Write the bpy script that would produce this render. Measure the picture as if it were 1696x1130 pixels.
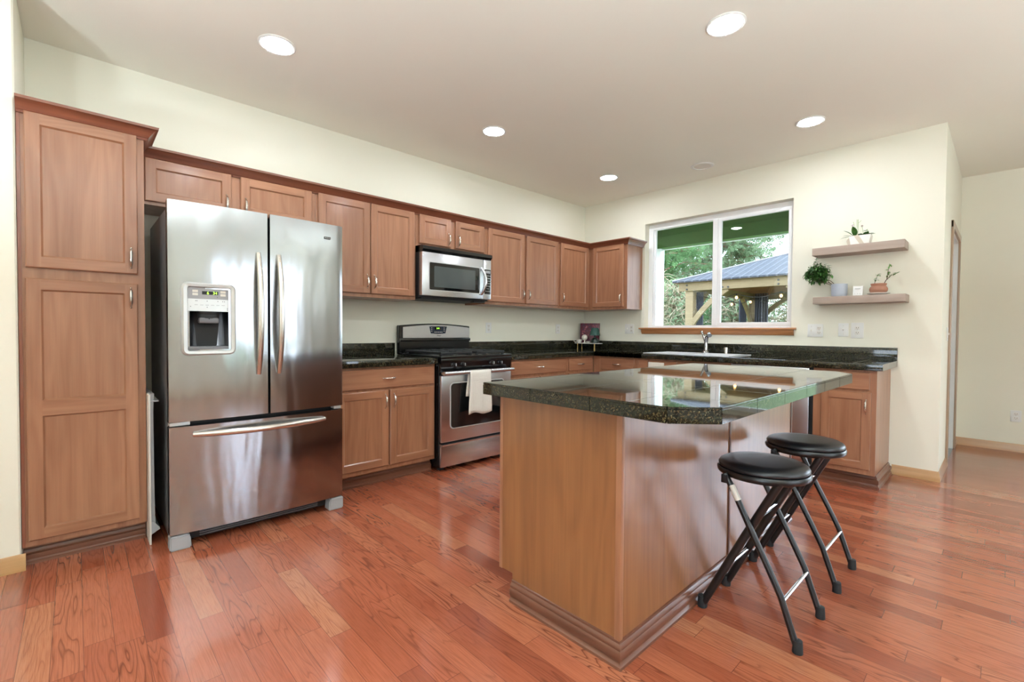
import bpy, bmesh, math, random
from mathutils import Vector, Matrix
random.seed(7)
PI = math.pi
C = bpy.context.scene.collection
for o in list(bpy.data.objects): bpy.data.objects.remove(o)

# ------------------------------------------------------------------ camera
sc = bpy.context.scene
cam_d = bpy.data.cameras.new('camera'); cam = bpy.data.objects.new('camera', cam_d); C.objects.link(cam)
sc.camera = cam
CAM = Vector((3.7305, -4.7939, 1.1321)); YAW, PITCH, ROLL, F = .8149, .0217, .0074, 767.137
_f = Vector((-math.sin(YAW)*math.cos(PITCH), math.cos(YAW)*math.cos(PITCH), -math.sin(PITCH)))
_r = Vector((math.cos(YAW), math.sin(YAW), 0)); _u = _r.cross(_f)
_r2 = _r*math.cos(ROLL)+_u*math.sin(ROLL); _u2 = -_r*math.sin(ROLL)+_u*math.cos(ROLL)
m = Matrix.Identity(4)
for i in range(3): m[i][0], m[i][1], m[i][2], m[i][3] = _r2[i], _u2[i], -_f[i], CAM[i]
cam.matrix_world = m
cam_d.sensor_width = 36; cam_d.lens = 36*F/1696; cam_d.clip_start = .02; cam_d.clip_end = 200

# ------------------------------------------------------------------ light and exposure
sc.view_settings.view_transform = 'Standard'; sc.view_settings.look = 'None'
sc.view_settings.gamma = 1; sc.view_settings.use_curve_mapping = False
sc.view_settings.exposure = 0.26
SKY = 9.0; LAMP = 155.0; UP_FILL = 122.0
w = bpy.data.worlds.new('overcast_sky'); sc.world = w; w.use_nodes = True
nt = w.node_tree; nt.nodes.clear()
out = nt.nodes.new('ShaderNodeOutputWorld'); bg = nt.nodes.new('ShaderNodeBackground')
tc = nt.nodes.new('ShaderNodeTexCoord'); sep = nt.nodes.new('ShaderNodeSeparateXYZ'); cr = nt.nodes.new('ShaderNodeValToRGB')
nt.links.new(tc.outputs['Generated'], sep.inputs[0]); nt.links.new(sep.outputs['Z'], cr.inputs[0])
cr.color_ramp.elements[0].position = 0.0; cr.color_ramp.elements[0].color = (.80, .88, 1, 1)
cr.color_ramp.elements[1].position = .6; cr.color_ramp.elements[1].color = (.62, .78, 1, 1)
nt.links.new(cr.outputs[0], bg.inputs[0]); bg.inputs[1].default_value = SKY
nt.links.new(bg.outputs[0], out.inputs[0])
H = 2.728
XB = 3.409           # right end of the window wall
YH = 1.807           # hall wall
XR, YR = 7.2, -8.6   # far right and rear walls
def portal(loc, rot, sx, sy):
    l = bpy.data.lights.new('daylight_portal', 'AREA'); l.shape = 'RECTANGLE'; l.size = sx; l.size_y = sy
    l.cycles.is_portal = True
    o = bpy.data.objects.new('daylight_portal', l); C.objects.link(o); o.location = loc; o.rotation_euler = rot
# openings: window over the sink; right wall; hall wall; rear wall
portal((1.63, .16, 1.78), (-PI/2, 0, 0), 1.5, 1.18)
portal((XR+.16, -2.4, 1.25), (0, PI/2, 0), 2.1, 2.6)
portal((5.42, YH+.16, 1.15), (-PI/2, 0, 0), 2.7, 2.3)
portal((5.0, YR-.16, 1.3), (PI/2, 0, 0), 2.8, 2.0)

# ------------------------------------------------------------------ helpers
def lin(h):
    if isinstance(h, str):
        h = h.lstrip('#'); v = [int(h[i:i+2], 16)/255 for i in (0, 2, 4)]
        return tuple((x/12.92 if x <= .04045 else ((x+.055)/1.055)**2.4) for x in v)+(1,)
    return tuple(h)+(1,) if len(h) == 3 else tuple(h)

class NT:
    def __init__(s, name):
        s.m = bpy.data.materials.new(name); s.m.use_nodes = True; s.t = s.m.node_tree
        s.b = s.t.nodes['Principled BSDF']; s.out = s.t.nodes['Material Output']
    def n(s, typ, **kw):
        nd = s.t.nodes.new('ShaderNode'+typ)
        for k, v in kw.items():
            if k.startswith('i_'): s.set(nd.inputs[int(k[2:]) if k[2:].isdigit() else k[2:].replace('_', ' ')], v)
            else: setattr(nd, k, v)
        return nd
    def set(s, inp, v):
        if isinstance(v, bpy.types.NodeSocket): s.t.links.new(v, inp)
        else: inp.default_value = v
    def math(s, op, a, b=0.0, c=None):
        nd = s.n('Math', operation=op); s.set(nd.inputs[0], a); s.set(nd.inputs[1], b)
        if c is not None: s.set(nd.inputs[2], c)
        return nd.outputs[0]
    def coords(s, scale=(1, 1, 1), kind='Object', loc=(0, 0, 0)):
        t = s.n('TexCoord'); mp = s.n('Mapping'); s.t.links.new(t.outputs[kind], mp.inputs[0])
        s.set(mp.inputs['Scale'], scale); s.set(mp.inputs['Location'], loc); return mp.outputs[0]
    def noise(s, vec, scale=5, detail=3, rough=.5, dist=0.0):
        return s.n('TexNoise', i_Vector=vec, i_Scale=scale, i_Detail=detail, i_Roughness=rough, i_Distortion=dist).outputs['Fac']
    def mix(s, f, a, b, blend='MIX'):
        nd = s.n('Mix', data_type='RGBA', blend_type=blend); s.set(nd.inputs[0], f); s.set(nd.inputs[6], a); s.set(nd.inputs[7], b); return nd.outputs[2]
    def ramp(s, f, stops):
        nd = s.n('ValToRGB'); s.set(nd.inputs[0], f); e = nd.color_ramp.elements
        while len(e) < len(stops): e.new(.5)
        for i, (p, c) in enumerate(stops):
            e[i].position = p; e[i].color = lin(c) if not isinstance(c, float) else (c, c, c, 1)
        return nd.outputs[0]
    def p(s, **kw):
        for k, v in kw.items():
            s.set(s.b.inputs[{'color': 'Base Color', 'rough': 'Roughness', 'metal': 'Metallic', 'emit': 'Emission Color', 'es': 'Emission Strength', 'coat': 'Coat Weight', 'coatr': 'Coat Roughness', 'spec': 'Specular IOR Level', 'ior': 'IOR', 'aniso': 'Anisotropic', 'alpha': 'Alpha', 'trans': 'Transmission Weight', 'normal': 'Normal', 'sheen': 'Sheen Weight'}[k]], v)
        return s
    def bump(s, h, strength=.2, dist=.01):
        s.set(s.b.inputs['Normal'], s.n('Bump', i_Height=h, i_Strength=strength, i_Distance=dist).outputs[0]); return s

def plain(name, col, rough=.5, metal=0.0, bump=0, bs=200, **kw):
    """single colour with a little procedural variation"""
    t = NT(name); v = t.coords(); n = t.noise(v, 9, 4)
    c = lin(col)
    d = tuple(x*.9 for x in c[:3])+(1,)
    t.p(color=t.mix(n, c, d), rough=rough, metal=metal, **kw)
    if bump: t.bump(t.noise(v, bs, 3), bump, .002)
    return t.m

def wood(name, light, dark, axis='z', rough=.32, fine=1.0, coat=.25, bold=.5, cr=.15):
    """straight grained stained wood, grain along axis"""
    t = NT(name)
    st = {'x': (.6, 14, 14), 'y': (14, .6, 14), 'z': (14, 14, .6)}[axis]
    rnd = t.n('ObjectInfo').outputs['Random']
    geo = t.n('TexCoord').outputs['Object']
    off = t.n('VectorMath', operation='ADD'); t.set(off.inputs[0], geo)
    cmb = t.n('CombineXYZ', i_0=t.math('MULTIPLY', rnd, 7.3), i_1=t.math('MULTIPLY', rnd, 3.1), i_2=t.math('MULTIPLY', rnd, 5.7))
    t.set(off.inputs[1], cmb.outputs[0])
    mp = t.n('Mapping'); t.set(mp.inputs[0], off.outputs[0]); t.set(mp.inputs['Scale'], tuple(x*fine for x in st))
    n1 = t.noise(mp.outputs[0], 1.0, 6, .6, .6)
    mp2 = t.n('Mapping'); t.set(mp2.inputs[0], off.outputs[0]); t.set(mp2.inputs['Scale'], tuple((x*9 if x > 1 else x*5) for x in st))
    n2 = t.noise(mp2.outputs[0], 1.0, 3, .6)
    mp3 = t.n('Mapping'); t.set(mp3.inputs[0], off.outputs[0]); t.set(mp3.inputs['Scale'], tuple((x*.35 if x > 1 else x) for x in st))
    n3 = t.noise(mp3.outputs[0], 1.0, 2, .5, .3)
    rings = t.math('MULTIPLY_ADD', t.math('SINE', t.math('MULTIPLY', n3, 70.0)), .5, .5)
    f = t.math('ADD', t.math('MULTIPLY', n1, .75), t.math('MULTIPLY', rings, .22*bold))
    col = t.ramp(f, [(.22, dark), (.72, light)])
    fine_c = t.ramp(n2, [(.35, .86), (.6, 1.0)])
    col = t.mix(.55, col, t.mix(1.0, col, fine_c, 'MULTIPLY'))
    val = t.n('HueSaturation', i_Color=col, i_Value=t.math('MULTIPLY_ADD', rnd, .12, .94)).outputs[0]
    t.p(color=val, rough=rough, coat=coat, coatr=cr)
    t.bump(n2, .06, .001)
    return t.m

M = {}
CL, CD = '#ad7b5c', '#87583d'
for a in 'xyz': M['cab_'+a] = wood('cabinet_wood_grain_'+a, CL, CD, a)
for a in 'xyz': M['crown_'+a] = wood('crown_wood_grain_'+a, '#8f553c', '#6d3a27', a, coat=.4)
for a in 'xyz': M['toe_'+a] = wood('toe_wood_grain_'+a, '#7d503c', '#5d3829', a)
M['isl_z'] = wood('island_panel_wood', '#95633a', '#774b2a', 'z', rough=.34, coat=1.0, fine=.9, bold=.55, cr=.22)
M['isl_dark'] = wood('island_seam_wood', '#6b3f28', '#4e2c1c', 'z')
M['oak_x'] = wood('pale_trim_wood_x', '#c79a68', '#ab7f50', 'x'); M['oak_y'] = wood('pale_trim_wood_y', '#c79a68', '#ab7f50', 'y'); M['oak_z'] = wood('door_casing_wood', '#b79c82', '#a0846b', 'z')
M['sill'] = wood('sill_wood', '#c58a5c', '#a96f45', 'x')
M['shelf'] = wood('shelf_grey_wood', '#b9a89b', '#a08c7f', 'x', rough=.6, coat=0)
M['cedar'] = wood('gazebo_cedar', '#84714f', '#6b573a', 'x', rough=.7, coat=0)
M['cedar_dark'] = wood('gazebo_ceiling_wood', '#a06b45', '#7b4d2f', 'x', rough=.7, coat=0)

def wallmat(name, col):
    t = NT(name); v = t.coords(); n = t.noise(v, 1.3, 3); c = lin(col)
    t.p(color=t.mix(n, c, tuple(x*.965 for x in c[:3])+(1,)), rough=.85, spec=.2)
    t.bump(t.noise(v, 130, 3, .6), .12, .002); return t.m
M['wall'] = wallmat('wall_paint', '#eae6d5'); M['ceil'] = wallmat('ceiling_paint', '#f0eee1')
M['white_wall'] = wallmat('white_paint', '#ecebe8')

# stainless steel, brushed sideways
def steel(name, col='#b9babd', rough=.20, wav=.0, direction='y', an=0.0):
    t = NT(name)
    sc_ = {'y': (400, 3, 400), 'x': (3, 400, 400), 'z': (400, 400, 3)}[direction]
    n = t.noise(t.coords(sc_), 1, 2)
    wv = t.noise(t.coords((1.0, 6.0, 1.1)), 1.0, 2, .5, .2)
    h = t.math('MULTIPLY', wv, wav)
    t.p(color=lin(col), metal=1.0, rough=rough)
    if wav: t.bump(h, .5, .02)
    t.p(aniso=an); return t.m
M['steel'] = steel('brushed_stainless', col='#a3a4a7', rough=.155, wav=.75, an=.6)
M['steel2'] = steel('brushed_stainless_plain', '#d3d5da', .27)
M['nickel'] = steel('satin_nickel', '#cfc8be', .25)
M['chrome'] = steel('polished_chrome', '#b4b4b6', .10)
M['grey_metal'] = plain('grey_painted_metal', '#6d6c6e', .4, .3)
M['grey_plastic'] = plain('grey_plastic', '#9c9b9c', .45)
M['silver_plastic'] = plain('silver_plastic', '#c9c9c6', .3, .4)
M['black'] = plain('black_enamel', '#0b0b0c', .16, spec=.6)
M['black_matte'] = plain('black_matte', '#101011', .6)
M['iron'] = plain('cast_iron', '#1c1d1e', .45)
M['glass_black'] = plain('black_glass', '#0a0c0d', .04, spec=.7)
M['mw_window'] = plain('smoked_screen', '#3f4748', .08, spec=.8)
M['white'] = plain('white_plastic', '#e9e7e2', .35)
M['vinyl'] = plain('white_vinyl', '#f8f8f8', .35)
M['ceramic_white'] = plain('white_ceramic', '#e8e2d8', .3)
M['porcelain'] = plain('sink_enamel', '#e4e4e6', .12)
M['cream'] = plain('cream_board', '#dcd6cb', .4)
M['green_siding'] = plain('green_painted_board', '#43682f', .6)
M['blue_grey'] = plain('blue_grey_ceramic', '#aeb5c0', .4)
M['terracotta'] = plain('terracotta', '#a8765e', .7, bump=.3, bs=60)
M['soil'] = plain('soil', '#2f231a', .95)
M['green_shade'] = plain('dark_green_shade', '#1f4d44', .5)
M['green_glass'] = plain('dark_green_glass', '#1c2a22', .15)
M['gold'] = plain('gold_metal', '#c7a568', .3, .9)
M['seat'] = plain('black_vinyl_seat', '#16171b', .34, bump=.08, bs=300)
M['tube'] = plain('black_powder_coat', '#141416', .3, .2, spec=.6)
M['rubber'] = plain('black_rubber', '#1a1b1d', .7)
M['tile'] = plain('grey_floor_tile', '#9fa0a0', .4)
M['lawn'] = plain('lawn_green', '#5b6b3c', .95)
M['curtain'] = plain('charcoal_cloth', '#4b4c55', .9)
M['dark'] = plain('unlit_cavity', '#1b1a19', .8)

def emis(name, col, st):
    t = NT(name); t.p(color=lin(col), emit=lin(col), es=st, rough=.4); return t.m
M['lens'] = emis('lamp_lens', '#eef6ff', LAMP)
M['digit'] = emis('green_digits', '#a8f04a', 2.2)
M['bulb'] = emis('warm_bulb', '#ffc070', 9.0)

# granite tile, grid = tile size (0 for none)
def granite(name, gx=0, gy=0, base='#12140f', ox=0, oy=0, cw=0.0):
    t = NT(name); v = t.coords()
    n1 = t.noise(v, 150, 3, .75); n2 = t.noise(v, 62, 4, .7); n3 = t.noise(v, 20, 2)
    vo = t.n('TexVoronoi', i_Vector=v, i_Scale=130.0).outputs['Distance']
    f1 = t.ramp(n1, [(.56, 0.0), (.62, 1.0)]); f2 = t.ramp(n2, [(.50, 0.0), (.60, 1.0)]); f3 = t.ramp(vo, [(.0, 1.0), (.20, 1.0), (.26, 0.0)])
    c = t.mix(t.math('MULTIPLY', f2, .75), lin(base), lin('#2b2c20'))
    c = t.mix(t.math('MULTIPLY', f1, .55), c, lin('#6a5a38'))
    c = t.mix(t.math('MULTIPLY', f3, t.ramp(n3, [(.45, 0.0), (.62, .6)])), c, lin('#85805f'))
    r = .045
    if gx:
        geo = t.n('TexCoord').outputs['Object']; s = t.n('SeparateXYZ', i_0=geo)
        def line(o, off, g, wd=.0022):
            a = t.math('FRACT', t.math('DIVIDE', t.math('ADD', o, off), g))
            a = t.math('ABSOLUTE', t.math('SUBTRACT', a, .5))
            return t.math('GREATER_THAN', a, .5-wd/g/1.0)
        lx = line(s.outputs[0], ox, gx); ly = line(s.outputs[1], oy, gy)
        g = t.math('MAXIMUM', lx, ly)
        c = t.mix(g, c, lin('#77776a')); 
        rr = t.math('MULTIPLY_ADD', g, .4, r); t.p(color=c, rough=rr)
    else: t.p(color=c, rough=r)
    t.p(spec=.5, ior=1.5, coat=cw, coatr=.02)
    return t.m
M['granite'] = granite('granite_tile')
M['granite_top'] = granite('granite_tile_top', .305, .305, ox=.05, oy=.11)
M['granite_island'] = granite('granite_island_top', .31, .31, base='#191b14', ox=10.0-.93, oy=10.0-.62, cw=.6)

# towel weave
t = NT('waffle_cotton'); v = t.coords()
wv = t.n('TexWave', wave_type='BANDS', bands_direction='Z', i_Vector=v, i_Scale=34.0).outputs['Fac']
wv2 = t.n('TexWave', wave_type='BANDS', bands_direction='Y', i_Vector=v, i_Scale=34.0, i_Distortion=1.0).outputs['Fac']
t.p(color=t.mix(t.math('MULTIPLY', wv, wv2), lin('#d9d2c6'), lin('#f0ebe2')), rough=.95).bump(t.math('MULTIPLY', wv, wv2), .6, .004); M['towel'] = t.m

# window glass: thin pane, clear with a fresnel reflection
t = NT('window_glass'); tr = t.n('BsdfTransparent', i_Color=(.97, .985, .98, 1)); gl = t.n('BsdfGlossy', i_Roughness=.0)
fr = t.n('Fresnel', i_IOR=1.45); mx = t.n('MixShader'); t.set(mx.inputs[0], fr.outputs[0]); t.set(mx.inputs[1], tr.outputs[0]); t.set(mx.inputs[2], gl.outputs[0])
t.t.links.new(mx.outputs[0], t.out.inputs[0]); M['glass'] = t.m

# oak plank floor, boards along X
t = NT('red_oak_plank_floor'); geo = t.n('TexCoord').outputs['Object']; s = t.n('SeparateXYZ', i_0=geo)
X, Y = s.outputs[0], s.outputs[1]; W = .0825
yy = t.math('DIVIDE', t.math('ADD', Y, 20.046), W); row = t.math('FLOOR', yy); fy = t.math('FRACT', yy)
rr = t.n('TexWhiteNoise', noise_dimensions='1D', i_W=row).outputs['Value']
L = t.math('MULTIPLY_ADD', rr, .45, .55)
rr2 = t.n('TexWhiteNoise', noise_dimensions='1D', i_W=t.math('ADD', row, 77.7)).outputs['Value']
xx = t.math('ADD', t.math('DIVIDE', t.math('ADD', X, 20.0), L), t.math('MULTIPLY', rr2, 9.0))
wob = xx; col_i = t.math('FLOOR', wob); fx = t.math('FRACT', wob)
idv = t.n('CombineXYZ', i_0=row, i_1=col_i)
wn = t.n('TexWhiteNoise', noise_dimensions='2D', i_Vector=idv.outputs[0]); R1 = wn.outputs['Value']; R2 = wn.outputs['Color']
sr = t.n('SeparateXYZ', i_0=R2)
gv = t.n('CombineXYZ', i_0=t.math('MULTIPLY_ADD', R1, 31.0, t.math('MULTIPLY', X, 1.25)), i_1=t.math('MULTIPLY_ADD', sr.outputs[1], 17.0, t.math('MULTIPLY', Y, 11.0)), i_2=t.math('MULTIPLY', R1, 5.0))
big = t.noise(gv.outputs[0], 1.0, 2.4, .42, .06)
rings = t.math('FRACT', t.math('MULTIPLY', big, 17.0))
rl = t.ramp(rings, [(.0, 1.0), (.12, .35), (.42, 0.0), (.88, .1), (.98, 1.0)])
fv = t.n('CombineXYZ', i_0=t.math('MULTIPLY', X, 9.0), i_1=t.math('MULTIPLY_ADD', R1, 50.0, t.math('MULTIPLY', Y, 260.0)), i_2=R1)
fine = t.noise(fv.outputs[0], 1.0, 4, .6)
basec = t.ramp(R1, [(.0, '#83412d'), (.10, '#944e35'), (.5, '#a2593e'), (.85, '#ac6547'), (1.0, '#b47756')])
amt = t.math('MULTIPLY', rl, t.math('MULTIPLY_ADD', t.math('POWER', sr.outputs[2], 1.5), .85, .10))
c = t.mix(amt, basec, lin('#572617'))
c = t.mix(t.math('MULTIPLY', t.ramp(fine, [(.38, 1.0), (.56, 0.0)]), .38), c, lin('#73371f'))
patch = t.noise(t.coords((1.3, 1.9, 1)), 2.0, 3); c = t.mix(t.math('MULTIPLY', patch, .25), c, lin('#9c4f3a'))
ey = t.math('MINIMUM', fy, t.math('SUBTRACT', 1.0, fy)); ex = t.math('MINIMUM', fx, t.math('SUBTRACT', 1.0, fx))
gy_ = t.math('LESS_THAN', t.math('MULTIPLY', ey, W), .0009); gx_ = t.math('LESS_THAN', t.math('MULTIPLY', ex, L), .0010)
g = t.math('MAXIMUM', gy_, gx_); c = t.mix(t.math('MULTIPLY', g, .65), c, lin('#47201a'))
h = t.math('SUBTRACT', t.math('MULTIPLY_ADD', fine, .12, t.math('MULTIPLY', R1, .25)), g)
slow = t.noise(t.coords((3, 8, 1)), 1.5, 2)
t.p(color=c, rough=t.math('MULTIPLY_ADD', slow, .10, .15), spec=.5, coat=.45, coatr=.10); t.bump(h, .07, .004); M['floor'] = t.m

class MB:
    """collects shapes in world coordinates; build() links one mesh object"""
    def __init__(s): s.bm = bmesh.new(); s.mi = 0
    def _merge(s, b, mi):
        for f in b.faces: f.material_index = s.mi if mi is None else mi
        me = bpy.data.meshes.new('tmp'); b.to_mesh(me); b.free(); s.bm.from_mesh(me); bpy.data.meshes.remove(me)
    def box(s, p0, p1, bev=0, seg=2, mi=None):
        b = bmesh.new(); bmesh.ops.create_cube(b, size=1)
        lo = [min(a, c) for a, c in zip(p0, p1)]; hi = [max(a, c) for a, c in zip(p0, p1)]
        for v in b.verts: v.co = Vector([lo[i]+(v.co[i]+.5)*(hi[i]-lo[i]) for i in range(3)])
        if bev: bmesh.ops.bevel(b, geom=list(b.edges), offset=bev, segments=seg, affect='EDGES', profile=.6)
        s._merge(b, mi); return s
    def tube(s, pts, r, n=10, mi=None, flat=1.0, caps=True):
        pts = [Vector(p) for p in pts]; k = len(pts); rs = r if isinstance(r, (list, tuple)) else [r]*k
        b = bmesh.new(); rings = []; up = None
        for i, p in enumerate(pts):
            d = (pts[min(i+1, k-1)]-pts[max(i-1, 0)]).normalized()
            if up is None:
                up = Vector((0, 0, 1)) if abs(d.z) < .9 else Vector((1, 0, 0))
            a = (up-d*up.dot(d)).normalized(); c = d.cross(a); up = a
            rings.append([b.verts.new(p+(a*math.cos(q*2*PI/n)*flat+c*math.sin(q*2*PI/n))*rs[i]) for q in range(n)])
        for i in range(k-1):
            for q in range(n): b.faces.new((rings[i][q], rings[i][(q+1) % n], rings[i+1][(q+1) % n], rings[i+1][q]))
        if caps: b.faces.new(rings[0][::-1]); b.faces.new(rings[-1])
        s._merge(b, mi); return s
    def lathe(s, c, prof, n=24, mi=None, axis='z', sx=1, sy=1):
        b = bmesh.new(); rings = []
        def P(r, z, a):
            u, v = r*math.cos(a)*sx, r*math.sin(a)*sy
            return Vector(c)+Vector({'z': (u, v, z), 'x': (z, u, v), 'y': (u, z, v)}[axis])
        for r, z in prof: rings.append([b.verts.new(P(max(r, 1e-5), z, 2*PI*q/n)) for q in range(n)])
        for i in range(len(rings)-1):
            for q in range(n): b.faces.new((rings[i][q], rings[i][(q+1) % n], rings[i+1][(q+1) % n], rings[i+1][q]))
        if prof[0][0] > 1e-4: b.faces.new(rings[0][::-1])
        if prof[-1][0] > 1e-4: b.faces.new(rings[-1])
        bmesh.ops.recalc_face_normals(b, faces=b.faces); s._merge(b, mi); return s
    def prism(s, poly, axis, a0, a1, mi=None, bev=0):
        """poly: 2-D points in the two other axes (in order), extruded along axis"""
        b = bmesh.new()
        def P(q, a): return Vector({'x': (a, q[0], q[1]), 'y': (q[0], a, q[1]), 'z': (q[0], q[1], a)}[axis])
        v0 = [b.verts.new(P(q, a0)) for q in poly]; v1 = [b.verts.new(P(q, a1)) for q in poly]; n = len(poly)
        b.faces.new(v0); b.faces.new(v1)
        for i in range(n): b.faces.new((v0[i], v0[(i+1) % n], v1[(i+1) % n], v1[i]))
        bmesh.ops.recalc_face_normals(b, faces=b.faces)
        if bev: bmesh.ops.bevel(b, geom=list(b.edges), offset=bev, segments=2, affect='EDGES')
        s._merge(b, mi); return s
    def sweep(s, path, prof, mis=None, caps=True):
        """mitred moulding: path in XY, outward side is right of travel; prof = (outward, z)"""
        b = bmesh.new(); path = [Vector(p) for p in path]; k = len(path); rings = []
        for i, p in enumerate(path):
            ns = []
            if i > 0: d = (p-path[i-1]).normalized(); ns.append(Vector((d.y, -d.x)))
            if i < k-1: d = (path[i+1]-p).normalized(); ns.append(Vector((d.y, -d.x)))
            mt = ns[0] if len(ns) == 1 else (ns[0]+ns[1])/(1+ns[0].dot(ns[1]))
            rings.append([b.verts.new((p.x+mt.x*o, p.y+mt.y*o, z)) for o, z in prof])
        n = len(prof)
        for i in range(k-1):
            for q in range(n):
                f = b.faces.new((rings[i][q], rings[i][(q+1) % n], rings[i+1][(q+1) % n], rings[i+1][q]))
                if mis: f.material_index = mis[i]
        if caps: b.faces.new(rings[0]); b.faces.new(rings[-1][::-1])
        bmesh.ops.recalc_face_normals(b, faces=b.faces)
        me = bpy.data.meshes.new('tmp'); b.to_mesh(me); b.free(); s.bm.from_mesh(me); bpy.data.meshes.remove(me); return s
    def quad(s, pts, mi=None):
        b = bmesh.new(); b.faces.new([b.verts.new(p) for p in pts]); s._merge(b, mi); return s
    def sphere(s, c, r, mi=None, sz=1, u=16, v=10):
        b = bmesh.new(); bmesh.ops.create_uvsphere(b, u_segments=u, v_segments=v, radius=r)
        for q in b.verts: q.co = Vector((q.co.x+c[0], q.co.y+c[1], q.co.z*sz+c[2]))
        s._merge(b, mi); return s
    def build(s, name, mats, parent=None, label=None, smooth=None, loc=None):
        if not isinstance(mats, (list, tuple)): mats = [mats]
        off = Vector(ORG.get(parent.name, (0, 0, 0))) if parent else Vector(loc or (0, 0, 0))
        for v in s.bm.verts: v.co -= off
        me = bpy.data.meshes.new(name); s.bm.to_mesh(me); s.bm.free()
        for mm in mats: me.materials.append(M[mm] if isinstance(mm, str) else mm)
        o = bpy.data.objects.new(name, me); C.objects.link(o)
        if parent: o.parent = parent; ORG[o.name] = tuple(off)
        else: o.location = off; ORG[o.name] = tuple(off)
        if smooth is None: smooth = 35
        if smooth:
            for f in me.polygons: f.use_smooth = True
            me.set_sharp_from_angle(angle=math.radians(smooth))
        if label: o['label'] = label
        return o
ORG = {}
def thing(name, label, cat, loc, group=None):
    o = bpy.data.objects.new(name, None); C.objects.link(o); o.location = loc; o.empty_display_size = .05
    ORG[o.name] = tuple(loc); o['label'] = label; o['category'] = cat
    if group: o['group'] = group
    return o
def tag(o, label, cat, group=None, kind=None):
    o['label'] = label; o['category'] = cat
    if group: o['group'] = group
    if kind: o['kind'] = kind
    return o
def struct(mb, name, mats, smooth=None):
    o = mb.build(name, mats, smooth=smooth); o['kind'] = 'structure'; return o
def dup(root, delta, label=None, group=None):
    r = root.copy(); C.objects.link(r); r.location = Vector(root.location)+Vector(delta)
    if label: r['label'] = label
    if group: r['group'] = group
    for ch in list(root.children):
        c = ch.copy(); C.objects.link(c); c.parent = r
        for g in list(ch.children):
            d = g.copy(); C.objects.link(d); d.parent = c
    return r
def text(body, size, mat, parent, pos, facing, name='lettering', ext=.0006):
    cu = bpy.data.curves.new('t', 'FONT'); cu.body = body; cu.size = size; cu.extrude = ext; cu.align_x = 'CENTER'; cu.align_y = 'CENTER'
    to = bpy.data.objects.new('t', cu); C.objects.link(to); bpy.context.view_layer.update()
    me = bpy.data.meshes.new_from_object(to.evaluated_get(bpy.context.evaluated_depsgraph_get())); bpy.data.objects.remove(to)
    off = Vector(ORG.get(parent.name, (0, 0, 0)))
    for v in me.vertices:
        x, y, z = v.co
        if facing == '+x': v.co = Vector((pos[0]+z, pos[1]+x, pos[2]+y))-off
        else: v.co = Vector((pos[0]+x, pos[1]-z, pos[2]+y))-off
    me.materials.clear(); me.materials.append(M[mat])
    o = bpy.data.objects.new(name, me); C.objects.link(o); o.parent = parent; ORG[o.name] = tuple(off); return o

# face mapping: a = position along the wall, z, d = how far the point stands out of the face
def facemap(face, base):
    if face == '+x': return lambda a, z, d: (base+d, a, z)
    if face == '-y': return lambda a, z, d: (a, base-d, z)
    if face == '-x': return lambda a, z, d: (base-d, a, z)
def panel_front(mb, fm, a0, a1, z0, z1, T=.02, rail=.052, rec=.009, mid=None, flip=False):
    """framed door: stiles, rails, bevelled recess and panel. material 0 = vertical grain, 1 = horizontal"""
    def q(pts, mi):
        pts = [fm(*p) for p in pts]; mb.quad(pts if not flip else pts[::-1], mi)
    e = .004; t1 = T-.004
    L0, R0, B0, T0 = a0, a1, z0, z1; Li, Ri, Bi, Ti = a0+e, a1-e, z0+e, z1-e
    # sides
    q([(L0, B0, 0), (L0, B0, t1), (L0, T0, t1), (L0, T0, 0)], 0); q([(R0, B0, 0), (R0, T0, 0), (R0, T0, t1), (R0, B0, t1)], 0)
    q([(L0, B0, 0), (R0, B0, 0), (R0, B0, t1), (L0, B0, t1)], 1); q([(L0, T0, 0), (L0, T0, t1), (R0, T0, t1), (R0, T0, 0)], 1)
    q([(L0, B0, t1), (Li, Bi, T), (Li, Ti, T), (L0, T0, t1)], 0); q([(R0, B0, t1), (R0, T0, t1), (Ri, Ti, T), (Ri, Bi, T)], 0)
    q([(L0, B0, t1), (R0, B0, t1), (Ri, Bi, T), (Li, Bi, T)], 1); q([(L0, T0, t1), (Li, Ti, T), (Ri, Ti, T), (R0, T0, t1)], 1)
    if rail is None:
        q([(Li, Bi, T), (Ri, Bi, T), (Ri, Ti, T), (Li, Ti, T)], 1); return
    l, r, b, tp = a0+rail, a1-rail, z0+rail, z1-rail
    q([(Li, Bi, T), (l, Bi, T), (l, Ti, T), (Li, Ti, T)], 0); q([(r, Bi, T), (Ri, Bi, T), (Ri, Ti, T), (r, Ti, T)], 0)
    q([(l, Bi, T), (r, Bi, T), (r, b, T), (l, b, T)], 1); q([(l, tp, T), (r, tp, T), (r, Ti, T), (l, Ti, T)], 1)
    bays = [(b, tp)]
    if mid:
        q([(l, mid[0], T), (r, mid[0], T), (r, mid[1], T), (l, mid[1], T)], 1); bays = [(b, mid[0]), (mid[1], tp)]
    s = .007; D = T-rec
    for bb, tt in bays:
        q([(l, bb, T), (l+s, bb+s, D), (l+s, tt-s, D), (l, tt, T)], 0); q([(r, bb, T), (r, tt, T), (r-s, tt-s, D), (r-s, bb+s, D)], 0)
        q([(l, bb, T), (r, bb, T), (r-s, bb+s, D), (l+s, bb+s, D)], 1); q([(l, tt, T), (l+s, tt-s, D), (r-s, tt-s, D), (r, tt, T)], 1)
        q([(l+s, bb+s, D), (r-s, bb+s, D), (r-s, tt-s, D), (l+s, tt-s, D)], 0)
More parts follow.
